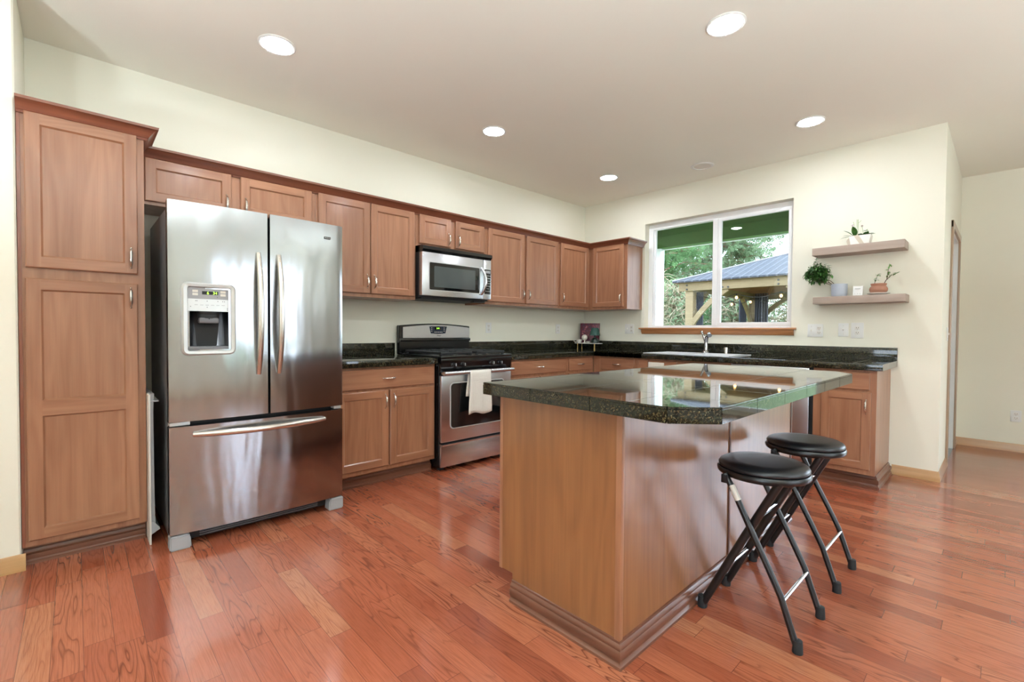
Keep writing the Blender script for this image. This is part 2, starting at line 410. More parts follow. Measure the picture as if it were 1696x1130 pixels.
def handle(parent, fm, a, z, horiz=False, ln=.10, d0=.02, name='handle'):
    mb = MB(); n = 13; pts = []; rs = []
    for i in range(n):
        u = i/(n-1)*2-1; bow = .024*(1-u*u)**.6
        pts.append(fm(a+(u*ln/2 if horiz else 0), z+(0 if horiz else -u*ln/2), d0+bow+.001))
        rs.append(.0025+.0048*(1-abs(u)**2.2)+(.0012 if abs(abs(u)-.5) < .05 else 0))
    mb.tube(pts, rs, 8)
    for u in (-1, 1):
        p = fm(a+(u*ln/2 if horiz else 0), z+(0 if horiz else u*ln/2), d0+.001); mb.sphere(p, .0052, u=8, v=6)
    return mb.build(name, 'nickel', parent)
def door(cab, fm, a0, a1, z0, z1, hside=None, hz=None, mid=None, flip=False, mat=None, rail=.052):
    mb = MB(); panel_front(mb, fm, a0, a1, z0, z1, rail=rail, mid=mid, flip=flip)
    hm = 'cab_y' if cab.get('_f', '+x') in ('+x', '-x') else 'cab_x'
    o = mb.build('door', ['cab_z', hm], cab, smooth=0)
    if hside: handle(o, fm, a0+.028 if hside == 'l' else a1-.028, hz)
    return o
def drawer(cab, fm, a0, a1, z0, z1, flip=False, hx=None, knob=True):
    mb = MB(); panel_front(mb, fm, a0, a1, z0, z1, rail=None, flip=flip)
    hm = 'cab_y' if cab.get('_f', '+x') in ('+x', '-x') else 'cab_x'
    o = mb.build('drawer', ['cab_z', hm], cab, smooth=0)
    if knob: handle(o, fm, hx if hx else (a0+a1)/2, (z0+z1)/2, horiz=True)
    return o

# ------------------------------------------------------------------ room shell
struct(MB().box((-.2, YR-.2, -.12), (XR+.2, .0, 0)).box((XB, 0, -.12), (XR+.2, YH+.2, 0)), 'floor', 'floor')
struct(MB().box((2.42, .15, -.12), (XB, 3.2, -.002)), 'trim_11', 'tile')
struct(MB().box((-.2, YR-.2, H), (XR+.2, .15, H+.12)).box((XB-.0, .15, H), (XR+.2, YH+.2, H+.12)), 'ceiling', 'ceil')
struct(MB().box((-.15, -4.985, 0), (0, .15, H)), 'wall_left', 'wall')
WX0, WX1, WZ0, WZ1 = .871, 2.388, 1.180, 2.370
struct(MB().box((0, 0, 0), (WX0, .15, H)).box((WX1, 0, 0), (XB, .15, H)).box((WX0, 0, 0), (WX1, .15, WZ0)).box((WX0, 0, WZ1), (WX1, .15, H)), 'wall_back', 'wall')
DY0, DY1, DZ = .66, 1.52, 2.035
struct(MB().box((XB-.13, .15, 0), (XB, DY0, H)).box((XB-.13, DY1, 0), (XB, YH, H)).box((XB-.13, DY0, DZ), (XB, DY1, H)), 'wall_hall', 'wall')
HX0, HX1, HZ0, HZ1 = 4.15, 6.7, .06, 2.25
struct(MB().box((XB-.13, YH, 0), (HX0, YH+.15, H)).box((HX1, YH, 0), (XR+.15, YH+.15, H)).box((HX0, YH, 0), (HX1, YH+.15, HZ0)).box((HX0, YH, HZ1), (HX1, YH+.15, H)), 'wall_far', 'wall')
RY = [(-3.35, -2.65), (-2.15, -1.45)]; RZ0, RZ1 = .45, 2.3
mb = MB(); ys = [YR-.15, RY[0][0], RY[0][1], RY[1][0], RY[1][1], YH+.15]
for i in range(0, 6, 2): mb.box((XR, ys[i], 0), (XR+.15, ys[i+1], H))
for a, b in RY: mb.box((XR, a, 0), (XR+.15, b, RZ0)).box((XR, a, RZ1), (XR+.15, b, H))
struct(mb, 'wall_right', 'wall')
BX0, BX1, BZ0, BZ1 = 3.7, 6.3, .4, 2.2
struct(MB().box((.62, YR-.15, 0), (BX0, YR, H)).box((BX1, YR-.15, 0), (XR, YR, H)).box((BX0, YR-.15, 0), (BX1, YR, BZ0)).box((BX0, YR-.15, BZ1), (BX1, YR, H)), 'wall_rear', 'wall')
struct(MB().box((-.15, YR-.15, 0), (.62, -4.985, H), .018, 3), 'wall_stub', 'wall')
# small bright room seen through the doorway
struct(MB().box((2.42, .15, 0), (2.48, 3.2, H)).box((2.48, 3.1, 0), (XB-.13, 3.2, H)).box((XB-.14, YH, 0), (XB-.13, 3.1, H)).box((2.42, .15, H), (XB-.13, 3.2, H+.1)), 'wall_side', 'white_wall')
# plain windows of the open room
def plain_window(n, axis, base, a0, a1, z0, z1, bars):
    mb = MB(); fw = .05; pn = MB()
    def B(mbx, p0, p1, w=.05, off=.05):
        if axis == 'y': mbx.box((p0[0], base+off, p0[1]), (p1[0], base+off+w, p1[1]))
        else: mbx.box((base+off, p0[0], p0[1]), (base+off+w, p1[0], p1[1]))
    B(mb, (a0, z0), (a1, z0+fw)); B(mb, (a0, z1-fw), (a1, z1)); B(mb, (a0, z0), (a0+fw, z1)); B(mb, (a1-fw, z0), (a1, z1))
    for b in bars: B(mb, (b-.03, z0), (b+.03, z1))
    o = struct(mb, 'window_%d' % n, 'vinyl')
    B(pn, (a0+fw, z0+fw), (a1-fw, z1-fw), .004, .073); pn.build('pane', 'glass', o)
plain_window(2, 'y', YH, HX0, HX1, HZ0, HZ1, [(HX0+HX1)/2])
plain_window(3, 'x', XR, RY[0][0], RY[0][1], RZ0, RZ1, [])
plain_window(4, 'x', XR, RY[1][0], RY[1][1], RZ0, RZ1, [])
plain_window(5, 'y', YR-.15, BX0, BX1, BZ0, BZ1, [(BX0+BX1)/2])

# window over the sink
win = struct(MB().box((WX0+.052, .09, WZ0+.001), (WX1-.05, .149, WZ0+.028)).box((WX0+.052, .09, WZ1-.06), (WX1-.05, .149, WZ1-.001)).box((WX0+.001, .0895, WZ0+.001), (WX0+.052, .1495, WZ1-.001)).box((WX1-.05, .0895, WZ0+.001), (WX1-.001, .1495, WZ1-.001)).box((1.622, .075, WZ0+.028), (1.672, .148, WZ1-.06)), 'window_1', 'vinyl')
MB().box((1.672, .088, WZ0+.022), (2.352, .12, WZ0+.056), .003).box((1.672, .088, WZ1-.082), (2.352, .12, WZ1-.05), .003).box((1.672, .088, WZ0+.056), (1.704, .12, WZ1-.082), .003).box((2.326, .088, WZ0+.056), (2.35, .12, WZ1-.082), .003).build('fixed_sash', 'vinyl', win)
MB().box((1.70, .104, WZ0+.05), (2.33, .108, WZ1-.075)).build('pane', 'glass', win)
MB().box((WX0+.05, .128, WZ0+.026), (1.625, .132, WZ1-.055)).build('pane', 'glass', win)
# sliding sash stacked half open behind the fixed half, its stile shows at the left
sl = MB().box((WX0+.052, .118, WZ0+.028), (WX0+.075, .145, WZ1-.06), .002).build('sliding_sash', 'vinyl', win)
MB().box((.826, -.045, 1.162), (2.434, -.0005, 1.181), .004).box((WX0+.001, -.001, 1.1795), (WX1-.001, .0893, 1.1808)).build('window_sill', 'sill', win)
MB().prism([(-.001, 1.162), (-.032, 1.162), (-.026, 1.13), (-.012, 1.11), (-.001, 1.11)], 'x', .852, 2.414).build('sill_apron', 'sill', win)

# door frame in the hall wall
d = struct(MB().box((XB, DY0-.062, 0), (XB+.016, DY0-.002, DZ+.06), .003).box((XB, DY1+.002, 0), (XB+.016, DY1+.062, DZ+.06), .003).box((XB, DY0-.062, DZ+.002), (XB+.0165, DY1+.062, DZ+.062), .003), 'door_1', 'oak_z')
MB().box((XB-.13, DY0, 0), (XB, DY0+.016, DZ)).box((XB-.13, DY1-.016, 0), (XB, DY1, DZ)).box((XB-.13, DY0, DZ-.016), (XB, DY1, DZ)).build('door_jamb', 'white', d)
# baseboards
BP = [(0, 0), (.014, 0), (.014, .035), (.010, .045), (.010, .062), (.004, .078), (0, .078)]
struct(MB().sweep([(3.132, 0), (XB, 0), (XB, DY0-.062)], BP, [0, 1]), 'baseboard_back', ['oak_x', 'oak_y'])
struct(MB().sweep([(XB, DY1+.062), (XB, YH), (HX0, YH)], BP, [1, 0]), 'baseboard_hall', ['oak_x', 'oak_y'])
struct(MB().sweep([(XR, YH), (XR, YR)], BP), 'baseboard_right', 'oak_y')
struct(MB().sweep([(.62, YR), (.62, -4.972)], BP), 'baseboard_left', 'oak_y')

# ------------------------------------------------------------------ ceiling lights
lamp_pos = [(.902, -3.955, 'recessed ceiling light farthest left, above the refrigerator'), (.905, -2.346, 'recessed ceiling light in front of the range, second of the left row'),
            (.894, -.763, 'recessed ceiling light nearest the corner of the two cabinet walls'), (2.711, -2.329, 'large looking recessed ceiling light above the island, at the top of the photo'),
            (2.699, -.75, 'recessed ceiling light near the floating shelves, at right'), (2.7, -3.955, 'recessed ceiling light above the near end of the island, above the frame')]
lt0 = None
for i, (x, y, lb) in enumerate(lamp_pos):
    if lt0 is None:
        lt0 = thing('recessed_light', lb, 'ceiling light', (x, y, H), 'recessed ceiling lights')
        MB().lathe((x, y, H), [(.078, 0), (.096, 0), (.097, -.004), (.090, -.008), (.080, -.006), (.078, 0)], 36).build('trim_ring', 'white', lt0)
        MB().lathe((x, y, H), [(.0, -.0045), (.078, -.0045), (.078, -.001), (0, -.001)], 36).build('lens', 'lens', lt0)
    else: dup(lt0, (x-lamp_pos[0][0], y-lamp_pos[0][1], 0), lb)
sp = thing('ceiling_speaker', 'round white unlit ceiling speaker above the sink window', 'speaker', (1.715, -.404, H))
MB().lathe((1.715, -.404, H), [(.078, -.001), (.080, -.008), (.100, -.006), (.104, 0), (.078, 0)], 36).build('trim_ring', 'white', sp)
MB().lathe((1.715, -.404, H), [(0, -.004), (.079, -.003), (.079, -.001), (0, -.001)], 36).build('grille', 'cream', sp)
# unseen lamp added to brighten the small side room
sl = thing('side_fill_lamp', 'added unseen fill lamp inside the small room behind the doorway', 'ceiling light', (2.8, 1.1, H))
MB().lathe((2.8, 1.1, H), [(0, -.06), (.10, -.05), (.14, -.02), (.14, 0)], 24).build('diffuser', emis('side_fill_glow', '#eef3ff', 48), sl)

# upward fill lamps added behind and beside the camera to brighten the ceiling
def add_fill_lamp(x, y, lb, power):
    t_ = thing('fill_lamp', lb, 'added fill lamp', (x, y, 0), 'added fill lamps out of frame')
    MB().lathe((x, y, 0), [(0, 0), (.14, 0), (.14, .012), (.03, .03), (.012, .04), (.012, 1.16), (.03, 1.18)], 24).build('stand', 'nickel', t_)
    MB().lathe((x, y, 1.18), [(.03, 0), (.09, .03), (.16, .09), (.19, .14), (.185, .14), (.155, .095), (.085, .04), (0, .02)], 28).build('bowl', 'white', t_)
    l = bpy.data.lights.new('fill_lamp_light', 'AREA'); l.shape = 'DISK'; l.size = .30; l.energy = power; l.color = (.76, .90, 1); l.spread = PI
    o = bpy.data.objects.new('fill_lamp_light', l); C.objects.link(o); o.parent = t_; o.location = (0, 0, 1.315); o.rotation_euler = (PI, 0, 0)
add_fill_lamp(4.75, -4.4, 'added upward fill lamp in the open area right of the island, out of frame', UP_FILL)
add_fill_lamp(4.6, -6.4, 'added fill lamp with an upward bowl behind the camera, out of frame', UP_FILL)
add_fill_lamp(2.3, -6.1, 'added fill lamp with an upward bowl near the left rear wall, out of frame', UP_FILL*.40)
add_fill_lamp(6.1, -1.3, 'added upward fill lamp at the far right of the open area, out of frame', UP_FILL*.50)

# ------------------------------------------------------------------ cabinets on the left wall
ZU = 1.388
CROWN = [(0, 2.108), (.012, 2.108), (.016, 2.118), (.020, 2.120), (.024, 2.128), (.040, 2.150), (.052, 2.158), (.058, 2.160), (.060, 2.172), (0, 2.172)]
FX = facemap('+x', .312)
def wall_cab(y0, y1, z0, label, doors, side=0):
    c = thing('wall_cabinet', label, 'cabinet', (.15, (y0+y1)/2, z0)); c['_f'] = '+x'
    MB().box((.001, y0, z0), (.295, y1, 2.125)).box((.295, y0, z0), (.312, y1, 2.125), .001).build('cabinet_body', 'cab_z', c, smooth=0)
    for a0, a1, b0, b1, hs, hz in doors: door(c, FX, a0, a1, b0, b1, hs, hz)
    return c
wall_cab(-4.523, -3.53, 1.85, 'wide short cabinet above the refrigerator, two landscape doors', [(-4.496, -4.059, 1.869, 2.116, 'r', 1.93), (-4.008, -3.558, 1.869, 2.116, 'l', 1.93)])
wall_cab(-3.528, -2.699, ZU, 'tall wall cabinet with two doors between refrigerator and microwave', [(-3.511, -3.113, 1.416, 2.12, 'r', 1.51), (-3.107, -2.719, 1.416, 2.12, 'l', 1.51)])
wall_cab(-2.697, -1.937, 1.848, 'small cabinet directly above the microwave, two small doors', [(-2.669, -2.344, 1.872, 2.117, 'r', 1.94), (-2.293, -1.96, 1.872, 2.117, 'l', 1.94)])
wall_cab(-1.935, -.868, ZU, 'wall cabinet with two doors right of the microwave', [(-1.905, -1.417, 1.416, 2.12, 'r', 1.51), (-1.386, -.888, 1.416, 2.12, 'l', 1.51)])
wall_cab(-.866, -.002, ZU, 'wall cabinet in the corner of the microwave wall, one door', [(-.845, -.345, 1.416, 2.12, 'l', 1.51)])
c = thing('wall_cabinet', 'single door wall cabinet on the window wall, left of the window', 'cabinet', (.6, -.15, ZU)); c['_f'] = '-y'
FY = facemap('-y', .0)
FYu = facemap('-y', -.312)
MB().box((.345, -.295, ZU), (.84, -.001, 2.125)).box((.314, -.312, ZU), (.842, -.295, 2.125), .001).build('cabinet_body', 'cab_z', c, smooth=0)
door(c, FYu, .381, .80, 1.416, 2.12, 'r', 1.51)
tag(MB().sweep([(.312, -4.522), (.312, -.312), (.842, -.312), (.842, -.001)], CROWN, [0, 1, 0]).build('crown_molding', ['crown_y', 'crown_x'], loc=(.2, -2.5, 2.11)), 'long dark red-brown crown molding running over all the wall cabinets', 'molding')

# tall pantry
pc = thing('pantry_cabinet', 'tall pantry cabinet with two stacked doors left of the refrigerator', 'cabinet', (.3, -4.75, 0)); pc['_f'] = '+x'
PX = .612
MB().box((.001, -4.984, .10), (PX-.018, -4.524, 2.135)).box((PX-.018, -4.984, .10), (PX, -4.524, 2.135), .001).box((.001, -4.983, 0), (.545, -4.526, .10)).build('cabinet_body', 'cab_z', pc, smooth=0)
MB().box((PX-.005, -4.9835, .10), (PX+.004, -4.972, 2.13)).build('filler_strip', 'crown_z', pc)
FP = facemap('+x', PX)
door(pc, FP, -4.959, -4.553, 1.412, 2.130, 'r', 1.493)
door(pc, FP, -4.962, -4.555, .130, 1.362, 'r', 1.288, mid=(.715, .787))
MB().sweep([(PX, -4.984), (PX, -4.524), (.375, -4.524)], [(a, b+.010) for a, b in CROWN], [0, 1]).build('crown', ['crown_y', 'crown_x'], pc)
TOE = [(0, 0), (.024, 0), (.024, .010), (.018, .014), (.016, .022), (.020, .030), (.019, .046), (.010, .052), (.010, .060), (.004, .070), (0, .070)]
MB().sweep([(.545, -4.984), (.545, -4.526)], TOE).build('toe_molding', ['toe_y', 'toe_x'], pc)

# base cabinets: face frame at .61, doors to .63
FB = facemap('+x', .61); FBy = facemap('-y', -.61)
def base_x(y0, y1, label, fronts, ends=()):
    c = thing('base_cabinet', label, 'cabinet', (.3, (y0+y1)/2, 0)); c['_f'] = '+x'
    MB().box((.02, y0, .10), (.592, y1, .866)).box((.592, y0, .10), (.61, y1, .866), .001).box((.02, y0, 0), (.545, y1, .10)).build('cabinet_body', 'cab_z', c, smooth=0)
    for f in fronts:
        if f[0] == 'd': door(c, FB, f[1], f[2], f[3], f[4], f[5], .61)
        else: drawer(c, FB, f[1], f[2], f[3], f[4])
    MB().sweep([(.545, y0), (.545, y1)], TOE).build('toe_molding', 'toe_y', c)
    return c
base_x(-3.528, -2.702, 'base cabinet with one wide drawer over two doors, between refrigerator and range',
       [('w', -3.507, -2.717, .708, .850), ('d', -3.507, -3.115, .132, .690, 'r'), ('d', -3.102, -2.717, .132, .690, 'l')])
base_x(-1.918, -1.072, 'base cabinet with a wide drawer, immediately right of the range',
       [('w', -1.877, -1.097, .718, .850), ('d', -1.877, -1.492, .132, .690, 'r'), ('d', -1.482, -1.097, .132, .690, 'l')])
base_x(-1.070, -.612, 'narrow corner base cabinet with one small drawer', [('w', -1.041, -.660, .718, .850), ('d', -1.041, -.660, .132, .690, 'l')])
def base_y(x0, x1, label, fronts, body=True, end=False):
    c = thing('base_cabinet', label, 'cabinet', ((x0+x1)/2, -.3, 0)); c['_f'] = '-y'
    mb = MB()
    if body: mb.box((x0, -.592, .10), (x1, -.02, .866))
    else: mb.box((x0, -.592, .10), (x1, -.02, .70)).box((x0, -.592, .70), (x0+.018, -.02, .866)).box((x1-.018, -.592, .70), (x1, -.02, .866))
    mb.box((x0, -.61, .10), (x1, -.592, .866), .001).box((x0, -.545, 0), (x1, -.02, .10)).build('cabinet_body', 'cab_z', c, smooth=0)
    for f in fronts:
        if f[0] == 'd': door(c, FBy, f[1], f[2], f[3], f[4], f[5], .61)
        else: drawer(c, FBy, f[1], f[2], f[3], f[4], knob=f[0] == 'w')
    path = [(x0, -.545), (x1, -.545)]
    if end: path = [(x0, -.545), (x1, -.545), (x1, -.001)]
    MB().sweep(path, TOE, [0, 1]).build('toe_molding', ['toe_x', 'toe_y'], c)
    return c
base_y(.612, 1.160, 'base cabinet with one drawer left of the sink', [('w', .724, 1.135, .722, .850), ('d', .724, 1.135, .132, .69, 'r')])
base_y(1.162, 2.095, 'sink base cabinet with plain false drawer fronts, under the sink', [('f', 1.190, 1.292, .722, .850), ('f', 1.309, 1.600, .722, .850), ('f', 1.614, 2.07, .722, .850), ('d', 1.190, 1.600, .132, .69, 'r'), ('d', 1.614, 2.07, .132, .69, 'l')], body=False)
rc = thing('base_cabinet', 'base cabinet with one drawer over one door at the right end of the counter', 'cabinet', (2.92, -.3, 0)); rc['_f'] = '-y'
MB().box((2.722, -.592, .10), (3.112, -.002, .866)).box((2.722, -.61, .10), (3.115, -.592, .866), .001).box((2.722, -.545, 0), (3.108, -.002, .10)).build('cabinet_body', 'cab_z', rc, smooth=0)
drawer(rc, FBy, 2.778, 3.075, .722, .848, hx=2.905); door(rc, FBy, 2.778, 3.085, .139, .703, 'r', .60)
MB().sweep([(2.722, -.545), (3.108, -.545), (3.108, -.001)], [(a*1.2, b*1.3) for a, b in TOE], [0, 1]).build('toe_molding', ['toe_x', 'toe_y'], rc)

# dishwasher
dw = thing('dishwasher', 'stainless dishwasher between the sink cabinet and the right end cabinet', 'dishwasher', (2.4, -.3, 0))
MB().box((2.10, -.585, .10), (2.716, -.03, .864)).build('body', 'black_matte', dw)
MB().box((2.106, -.632, .115), (2.697, -.586, .735), .004).build('door', 'steel2', dw)
MB().box((2.106, -.634, .740), (2.697, -.586, .860), .004).build('control_panel', 'steel2', dw)
MB().tube([(2.16, -.636, .70), (2.17, -.665, .70), (2.63, -.665, .70), (2.64, -.636, .70)], .009).build('handle', 'steel2', dw)
MB().box((2.106, -.56, 0), (2.697, -.50, .10)).build('toe_panel', 'black_matte', dw)

# ------------------------------------------------------------------ countertops
ZC = .915; ZT = ZC-.049
ct = thing('countertop', 'black granite tile countertop between refrigerator and range', 'countertop', (.3, -3.1, ZT))
MB().box((.001, -3.528, ZT+.001), (.644, -2.700, ZC), .002).build('counter_top', 'granite_top', ct)
MB().box((.644, -3.528, ZT), (.656, -2.700, ZC), .003).build('front_edge', 'granite', ct)
MB().box((.001, -3.528, ZC), (.013, -2.722, 1.019), .002).build('backsplash', 'granite', ct)
ct = thing('countertop', 'L-shaped black granite tile countertop right of the range with the sink', 'countertop', (1.5, -.3, ZT))
SX0, SX1, SY0, SY1 = 1.24, 2.05, -.575, -.135
mb = MB().box((.001, -1.925, ZT+.001), (.644, -.656, ZC)).box((.001, -.656, ZT+.001), (SX0, -.001, ZC)).box((SX0, -.644, ZT+.001), (SX1, SY0, ZC)).box((SX0, SY1, ZT+.001), (SX1, -.001, ZC)).box((SX1, -.644, ZT+.001), (3.152, -.001, ZC))
mb.build('counter_top', 'granite_top', ct)
MB().box((.644, -1.925, ZT), (.656, -.656, ZC), .003).box((.644, -.656, ZT), (3.152, -.644, ZC), .003).build('front_edge', 'granite', ct)
MB().box((.001, -1.92, ZC), (.013, -.001, 1.019), .002).box((.013, -.013, ZC), (3.152, -.001, 1.019), .002).build('backsplash', 'granite', ct)
# sink
sk = thing('kitchen_sink', 'white drop-in double sink set in the counter under the window', 'sink', (1.64, -.34, ZC))
rx0, rx1, ry0, ry1 = 1.22, 2.07, -.598, -.062
mb = MB()
zz = ZC+.0005; rt = ZC+.008
for (a, b, c_, d_) in [(rx0, ry0, rx1, SY0+.01), (rx0, SY1-.01, rx1, ry1), (rx0, SY0+.01, SX0+.012, SY1-.01), (SX1-.012, SY0+.01, rx1, SY1-.01), (1.63, SY0+.01, 1.66, SY1-.01)]:
    mb.box((a, b, zz), (c_, d_, rt), .003)
mb.build('rim', 'porcelain', sk)
for x0, x1 in ((SX0+.012, 1.63), (1.66, SX1-.012)):
    MB().box((x0, SY0+.01, .735), (x1, SY1-.01, .745)).box((x0, SY0+.01, .735), (x0+.004, SY1-.01, rt-.002)).box((x1-.004, SY0+.01, .735), (x1, SY1-.01, rt-.002)).box((x0, SY0+.01, .735), (x1, SY0+.014, rt-.002)).box((x0, SY1-.014, .735), (x1, SY1-.01, rt-.002)).build('basin', 'porcelain', sk)
fa = thing('faucet', 'chrome single lever faucet behind the sink', 'faucet', (1.645, -.10, rt))
MB().lathe((1.645, -.10, rt), [(.034, 0), (.034, .006), (.026, .016), (.020, .03), (.018, .10), (.020, .14)], 20).build('body', 'chrome', fa)
MB().tube([(1.647, -.10, 1.03), (1.66, -.12, 1.08), (1.69, -.16, 1.108), (1.735, -.235, 1.118), (1.758, -.278, 1.102)], [.017, .018, .018, .019, .021], 14).build('spout', 'chrome', fa)
MB().tube([(1.640, -.10, 1.04), (1.618, -.092, 1.08), (1.605, -.085, 1.11), (1.588, -.08, 1.145)], [.015, .012, .011, .013], 12).build('lever', 'chrome', fa)
tag(MB().lathe((1.845, -.098, rt), [(.020, 0), (.020, .055), (.018, .062), (.002, .063)], 18).build('air_gap', 'nickel', loc=(1.845, -.098, rt)), 'small nickel air gap cylinder on the sink rim right of the faucet', 'air gap')
tw = MB()
tag(tw.box((1.31, -.648, .60), (1.475, -.6325, .833), .004).build('dish_towel', 'towel', loc=(1.39, -.64, .6)), 'white cloth folded over the sink cabinet front, its top just above the island', 'towel')

# ------------------------------------------------------------------ range
ry0, ry1 = -2.694, -1.930
ra = thing('gas_range', 'stainless and black freestanding gas range with four burners', 'range', (.35, -2.31, 0))
MB().box((.03, ry0, .03), (.655, ry1, .905), .003).build('body', 'black', ra)
for x in (.06, .59):
    for y in (ry0+.03, ry1-.07): MB().box((x, y, 0), (x+.04, y+.04, .03)).build('foot', 'rubber', ra)
MB().box((.06, ry0-.001, .905), (.690, ry1+.001, .928), .006).box((.655, ry0, .870), (.690, ry1, .906), .004).build('cooktop', 'black', ra)
MB().prism([(.655, .80), (.676, .80), (.690, .872), (.655, .872)], 'y', ry0+.002, ry1-.002).build('control_panel', 'black', ra)
od = MB().box((.656, ry0+.006, .235), (.688, ry1-.006, .772), .006).build('oven_door', 'steel2', ra)
# window surround with rounded corners
def rrect(cy, cz, w, h, r, n=5):
    P = []
    for sy, sz, a0 in ((1, 1, 0), (-1, 1, PI/2), (-1, -1, PI), (1, -1, 1.5*PI)):
        for i in range(n+1):
            a = a0+PI/2*i/n; P.append((cy+sy*(w/2-r)+r*math.cos(a), cz+sz*(h/2-r)+r*math.sin(a)))
    return P
MB().prism(rrect(-2.312, .524, .590, .375, .035), 'x', .688, .691).build('window_bezel', 'silver_plastic', od)
MB().prism(rrect(-2.312, .524, .572, .360, .03), 'x', .6905, .6925).build('window_frame', 'glass_black', od)
MB().prism(rrect(-2.312, .535, .480, .285, .012), 'x', .6922, .6932).build('window_glass', 'glass_black', od)
MB().tube([(.735, ry0-.004, .792), (.735, ry1-.02, .792)], .0165, 14).box((.672, ry0+.01, .780), (.735, ry0+.035, .802), .004).box((.672, ry1-.05, .780), (.735, ry1-.025, .802), .004).build('handle', 'steel2', od)
MB().box((.656, ry0+.006, .035), (.684, ry1-.006, .205), .006).prism([(.656, .205), (.700, .207), (.702, .221), (.656, .224)], 'y', ry0+.006, ry1-.006).build('storage_drawer', 'steel2', ra)
for i, y in enumerate((-2.566, -2.474, -2.161, -2.067)):
    kb = MB().lathe((.684, y, .852), [(.0, .030), (.017, .029), (.020, .024), (.021, .006), (.026, .004), (.027, 0)], 20, axis='x').build('knob', 'black', ra)
    MB().box((.7135, y-.003, .846), (.716, y+.002, .868)).build('knob_marker', 'silver_plastic', kb)
    MB().box((.6855, y-.040, .872), (.6875, y-.034, .878)).build('burner_mark', 'silver_plastic', ra)
# burners and grates
for bx in (.22, .50):
    for by in (-2.50, -2.13):
        MB().lathe((bx, by, .928), [(.055, 0), (.055, .006), (.042, .014), (.04, .022), (.002, .024)], 20).build('burner', 'iron', ra)
for by in (-2.50, -2.13):
    mb = MB()
    for y in (by-.155, by+.155): mb.box((.09, y-.006, .938), (.63, y+.006, .956), .003)
    for x in (.09, .36, .63): mb.box((x-.006, by-.16, .938), (x+.006, by+.16, .958), .003)
    for bx in (.22, .50):
        for dx, dy in ((1, 0), (-1, 0), (0, 1), (0, -1)):
            x2, y2 = bx+dx*.13, by+dy*.15
            mb.box((min(bx+dx*.03, x2)-.004, min(by+dy*.03, y2)-.004, .948), (max(bx+dx*.03, x2)+.004, max(by+dy*.03, y2)+.004, .962), .002)
    for x in (.10, .62):
        for y in (by-.15, by+.15): mb.box((x-.008, y-.008, .927), (x+.008, y+.008, .942))
    mb.build('grate', 'iron', ra)
# back console with arched top
def arch(y0, y1, z0, z1, zc, n=12):
    P = [(y0, z0)]
    for i in range(n+1):
        u = i/n; P.append((y0+(y1-y0)*u, z1+(zc-z1)*math.sin(PI*u)))
    return P+[(y1, z0)]
MB().prism(arch(ry0-.012, ry1+.012, .9165, 1.175, 1.196), 'x', .012, .058, bev=.004).build('back_console', 'black', ra)
def prism_yz_slab(P, x0, x1, lean): pass
bp = MB().prism(arch(ry0+.018, ry1-.0, 1.063, 1.160, 1.184), 'x', .055, .072, bev=.003).build('console_fascia', 'steel2', ra)
MB().box((.05, ry0-.010, 1.030), (.075, ry1+.010, 1.060), .004).build('console_lip', 'black', ra)
MB().prism([(-2.402, 1.168), (-2.30, 1.172), (-2.205, 1.168), (-2.222, 1.104), (-2.30, 1.099), (-2.384, 1.104)], 'x', .071, .0745, bev=.001).build('clock_panel', plain('blue_black_panel', '#232c3c', .2), bp)
MB().box((.0742, -2.345, 1.138), (.0748, -2.270, 1.164)).build('clock_window', 'glass_black', bp)
text('2:45', .020, 'digit', bp, (.0752, -2.307, 1.151), '+x', 'clock_digits')
for k in range(5): MB().box((.0744, -2.345+k*.019, 1.112), (.0752, -2.335+k*.019, 1.119)).build('button', 'silver_plastic', bp)
for yy_ in (-2.375, -2.235):
    for k in range(3): MB().box((.0744, yy_-.008, 1.122+k*.015), (.0752, yy_+.004, 1.128+k*.015)).build('button', 'grey_plastic', bp)
text('Amana', .016, 'black_matte', bp, (.0725, -2.296, 1.083), '+x', 'logo')

# towel over the oven handle
tw = MB(); b = bmesh.new(); ny, nz = 14, 22; grid = []
def tow(u, s):
    # u across 0..1, s along the cloth from the back hem over the bar to the front hem
    y = -2.447+.218*u; R = .0195
    back = .20; top = PI*R; front = .345
    if s < back: x, z = .735-R, .792-back+s; hang = (back-s)/back
    elif s < back+top: a = (s-back)/R; x, z = .735-R*math.cos(a), .792+R*math.sin(a); hang = 0
    else:
        dd = s-back-top; x, z = .735+R, .792-dd; hang = dd/front
    fan = .020*hang*(.5-u)*2
    y += -fan*(1 if u < .5 else .25)+.004*math.sin(9*u+6*hang)*hang
    x += (.005*math.sin(13*u+2*hang)+.002)*hang*(1 if s > back else -.1)
    z += .010*math.sin(7*u)*hang*(1 if s > back else 0)
    return (x, y, z)
S = .20+PI*.0195+.345
for j in range(nz+1): grid.append([b.verts.new(tow(i/ny, S*j/nz)) for i in range(ny+1)])
for j in range(nz):
    for i in range(ny): b.faces.new((grid[j][i], grid[j][i+1], grid[j+1][i+1], grid[j+1][i]))
tw._merge(b, None)
o = tw.build('kitchen_towel', 'towel', smooth=180, loc=(.735, -2.34, .792)); sm = o.modifiers.new('s', 'SOLIDIFY'); sm.thickness = .006; sm.offset = 1
tag(o, 'white waffle kitchen towel hanging over the oven door handle', 'towel')

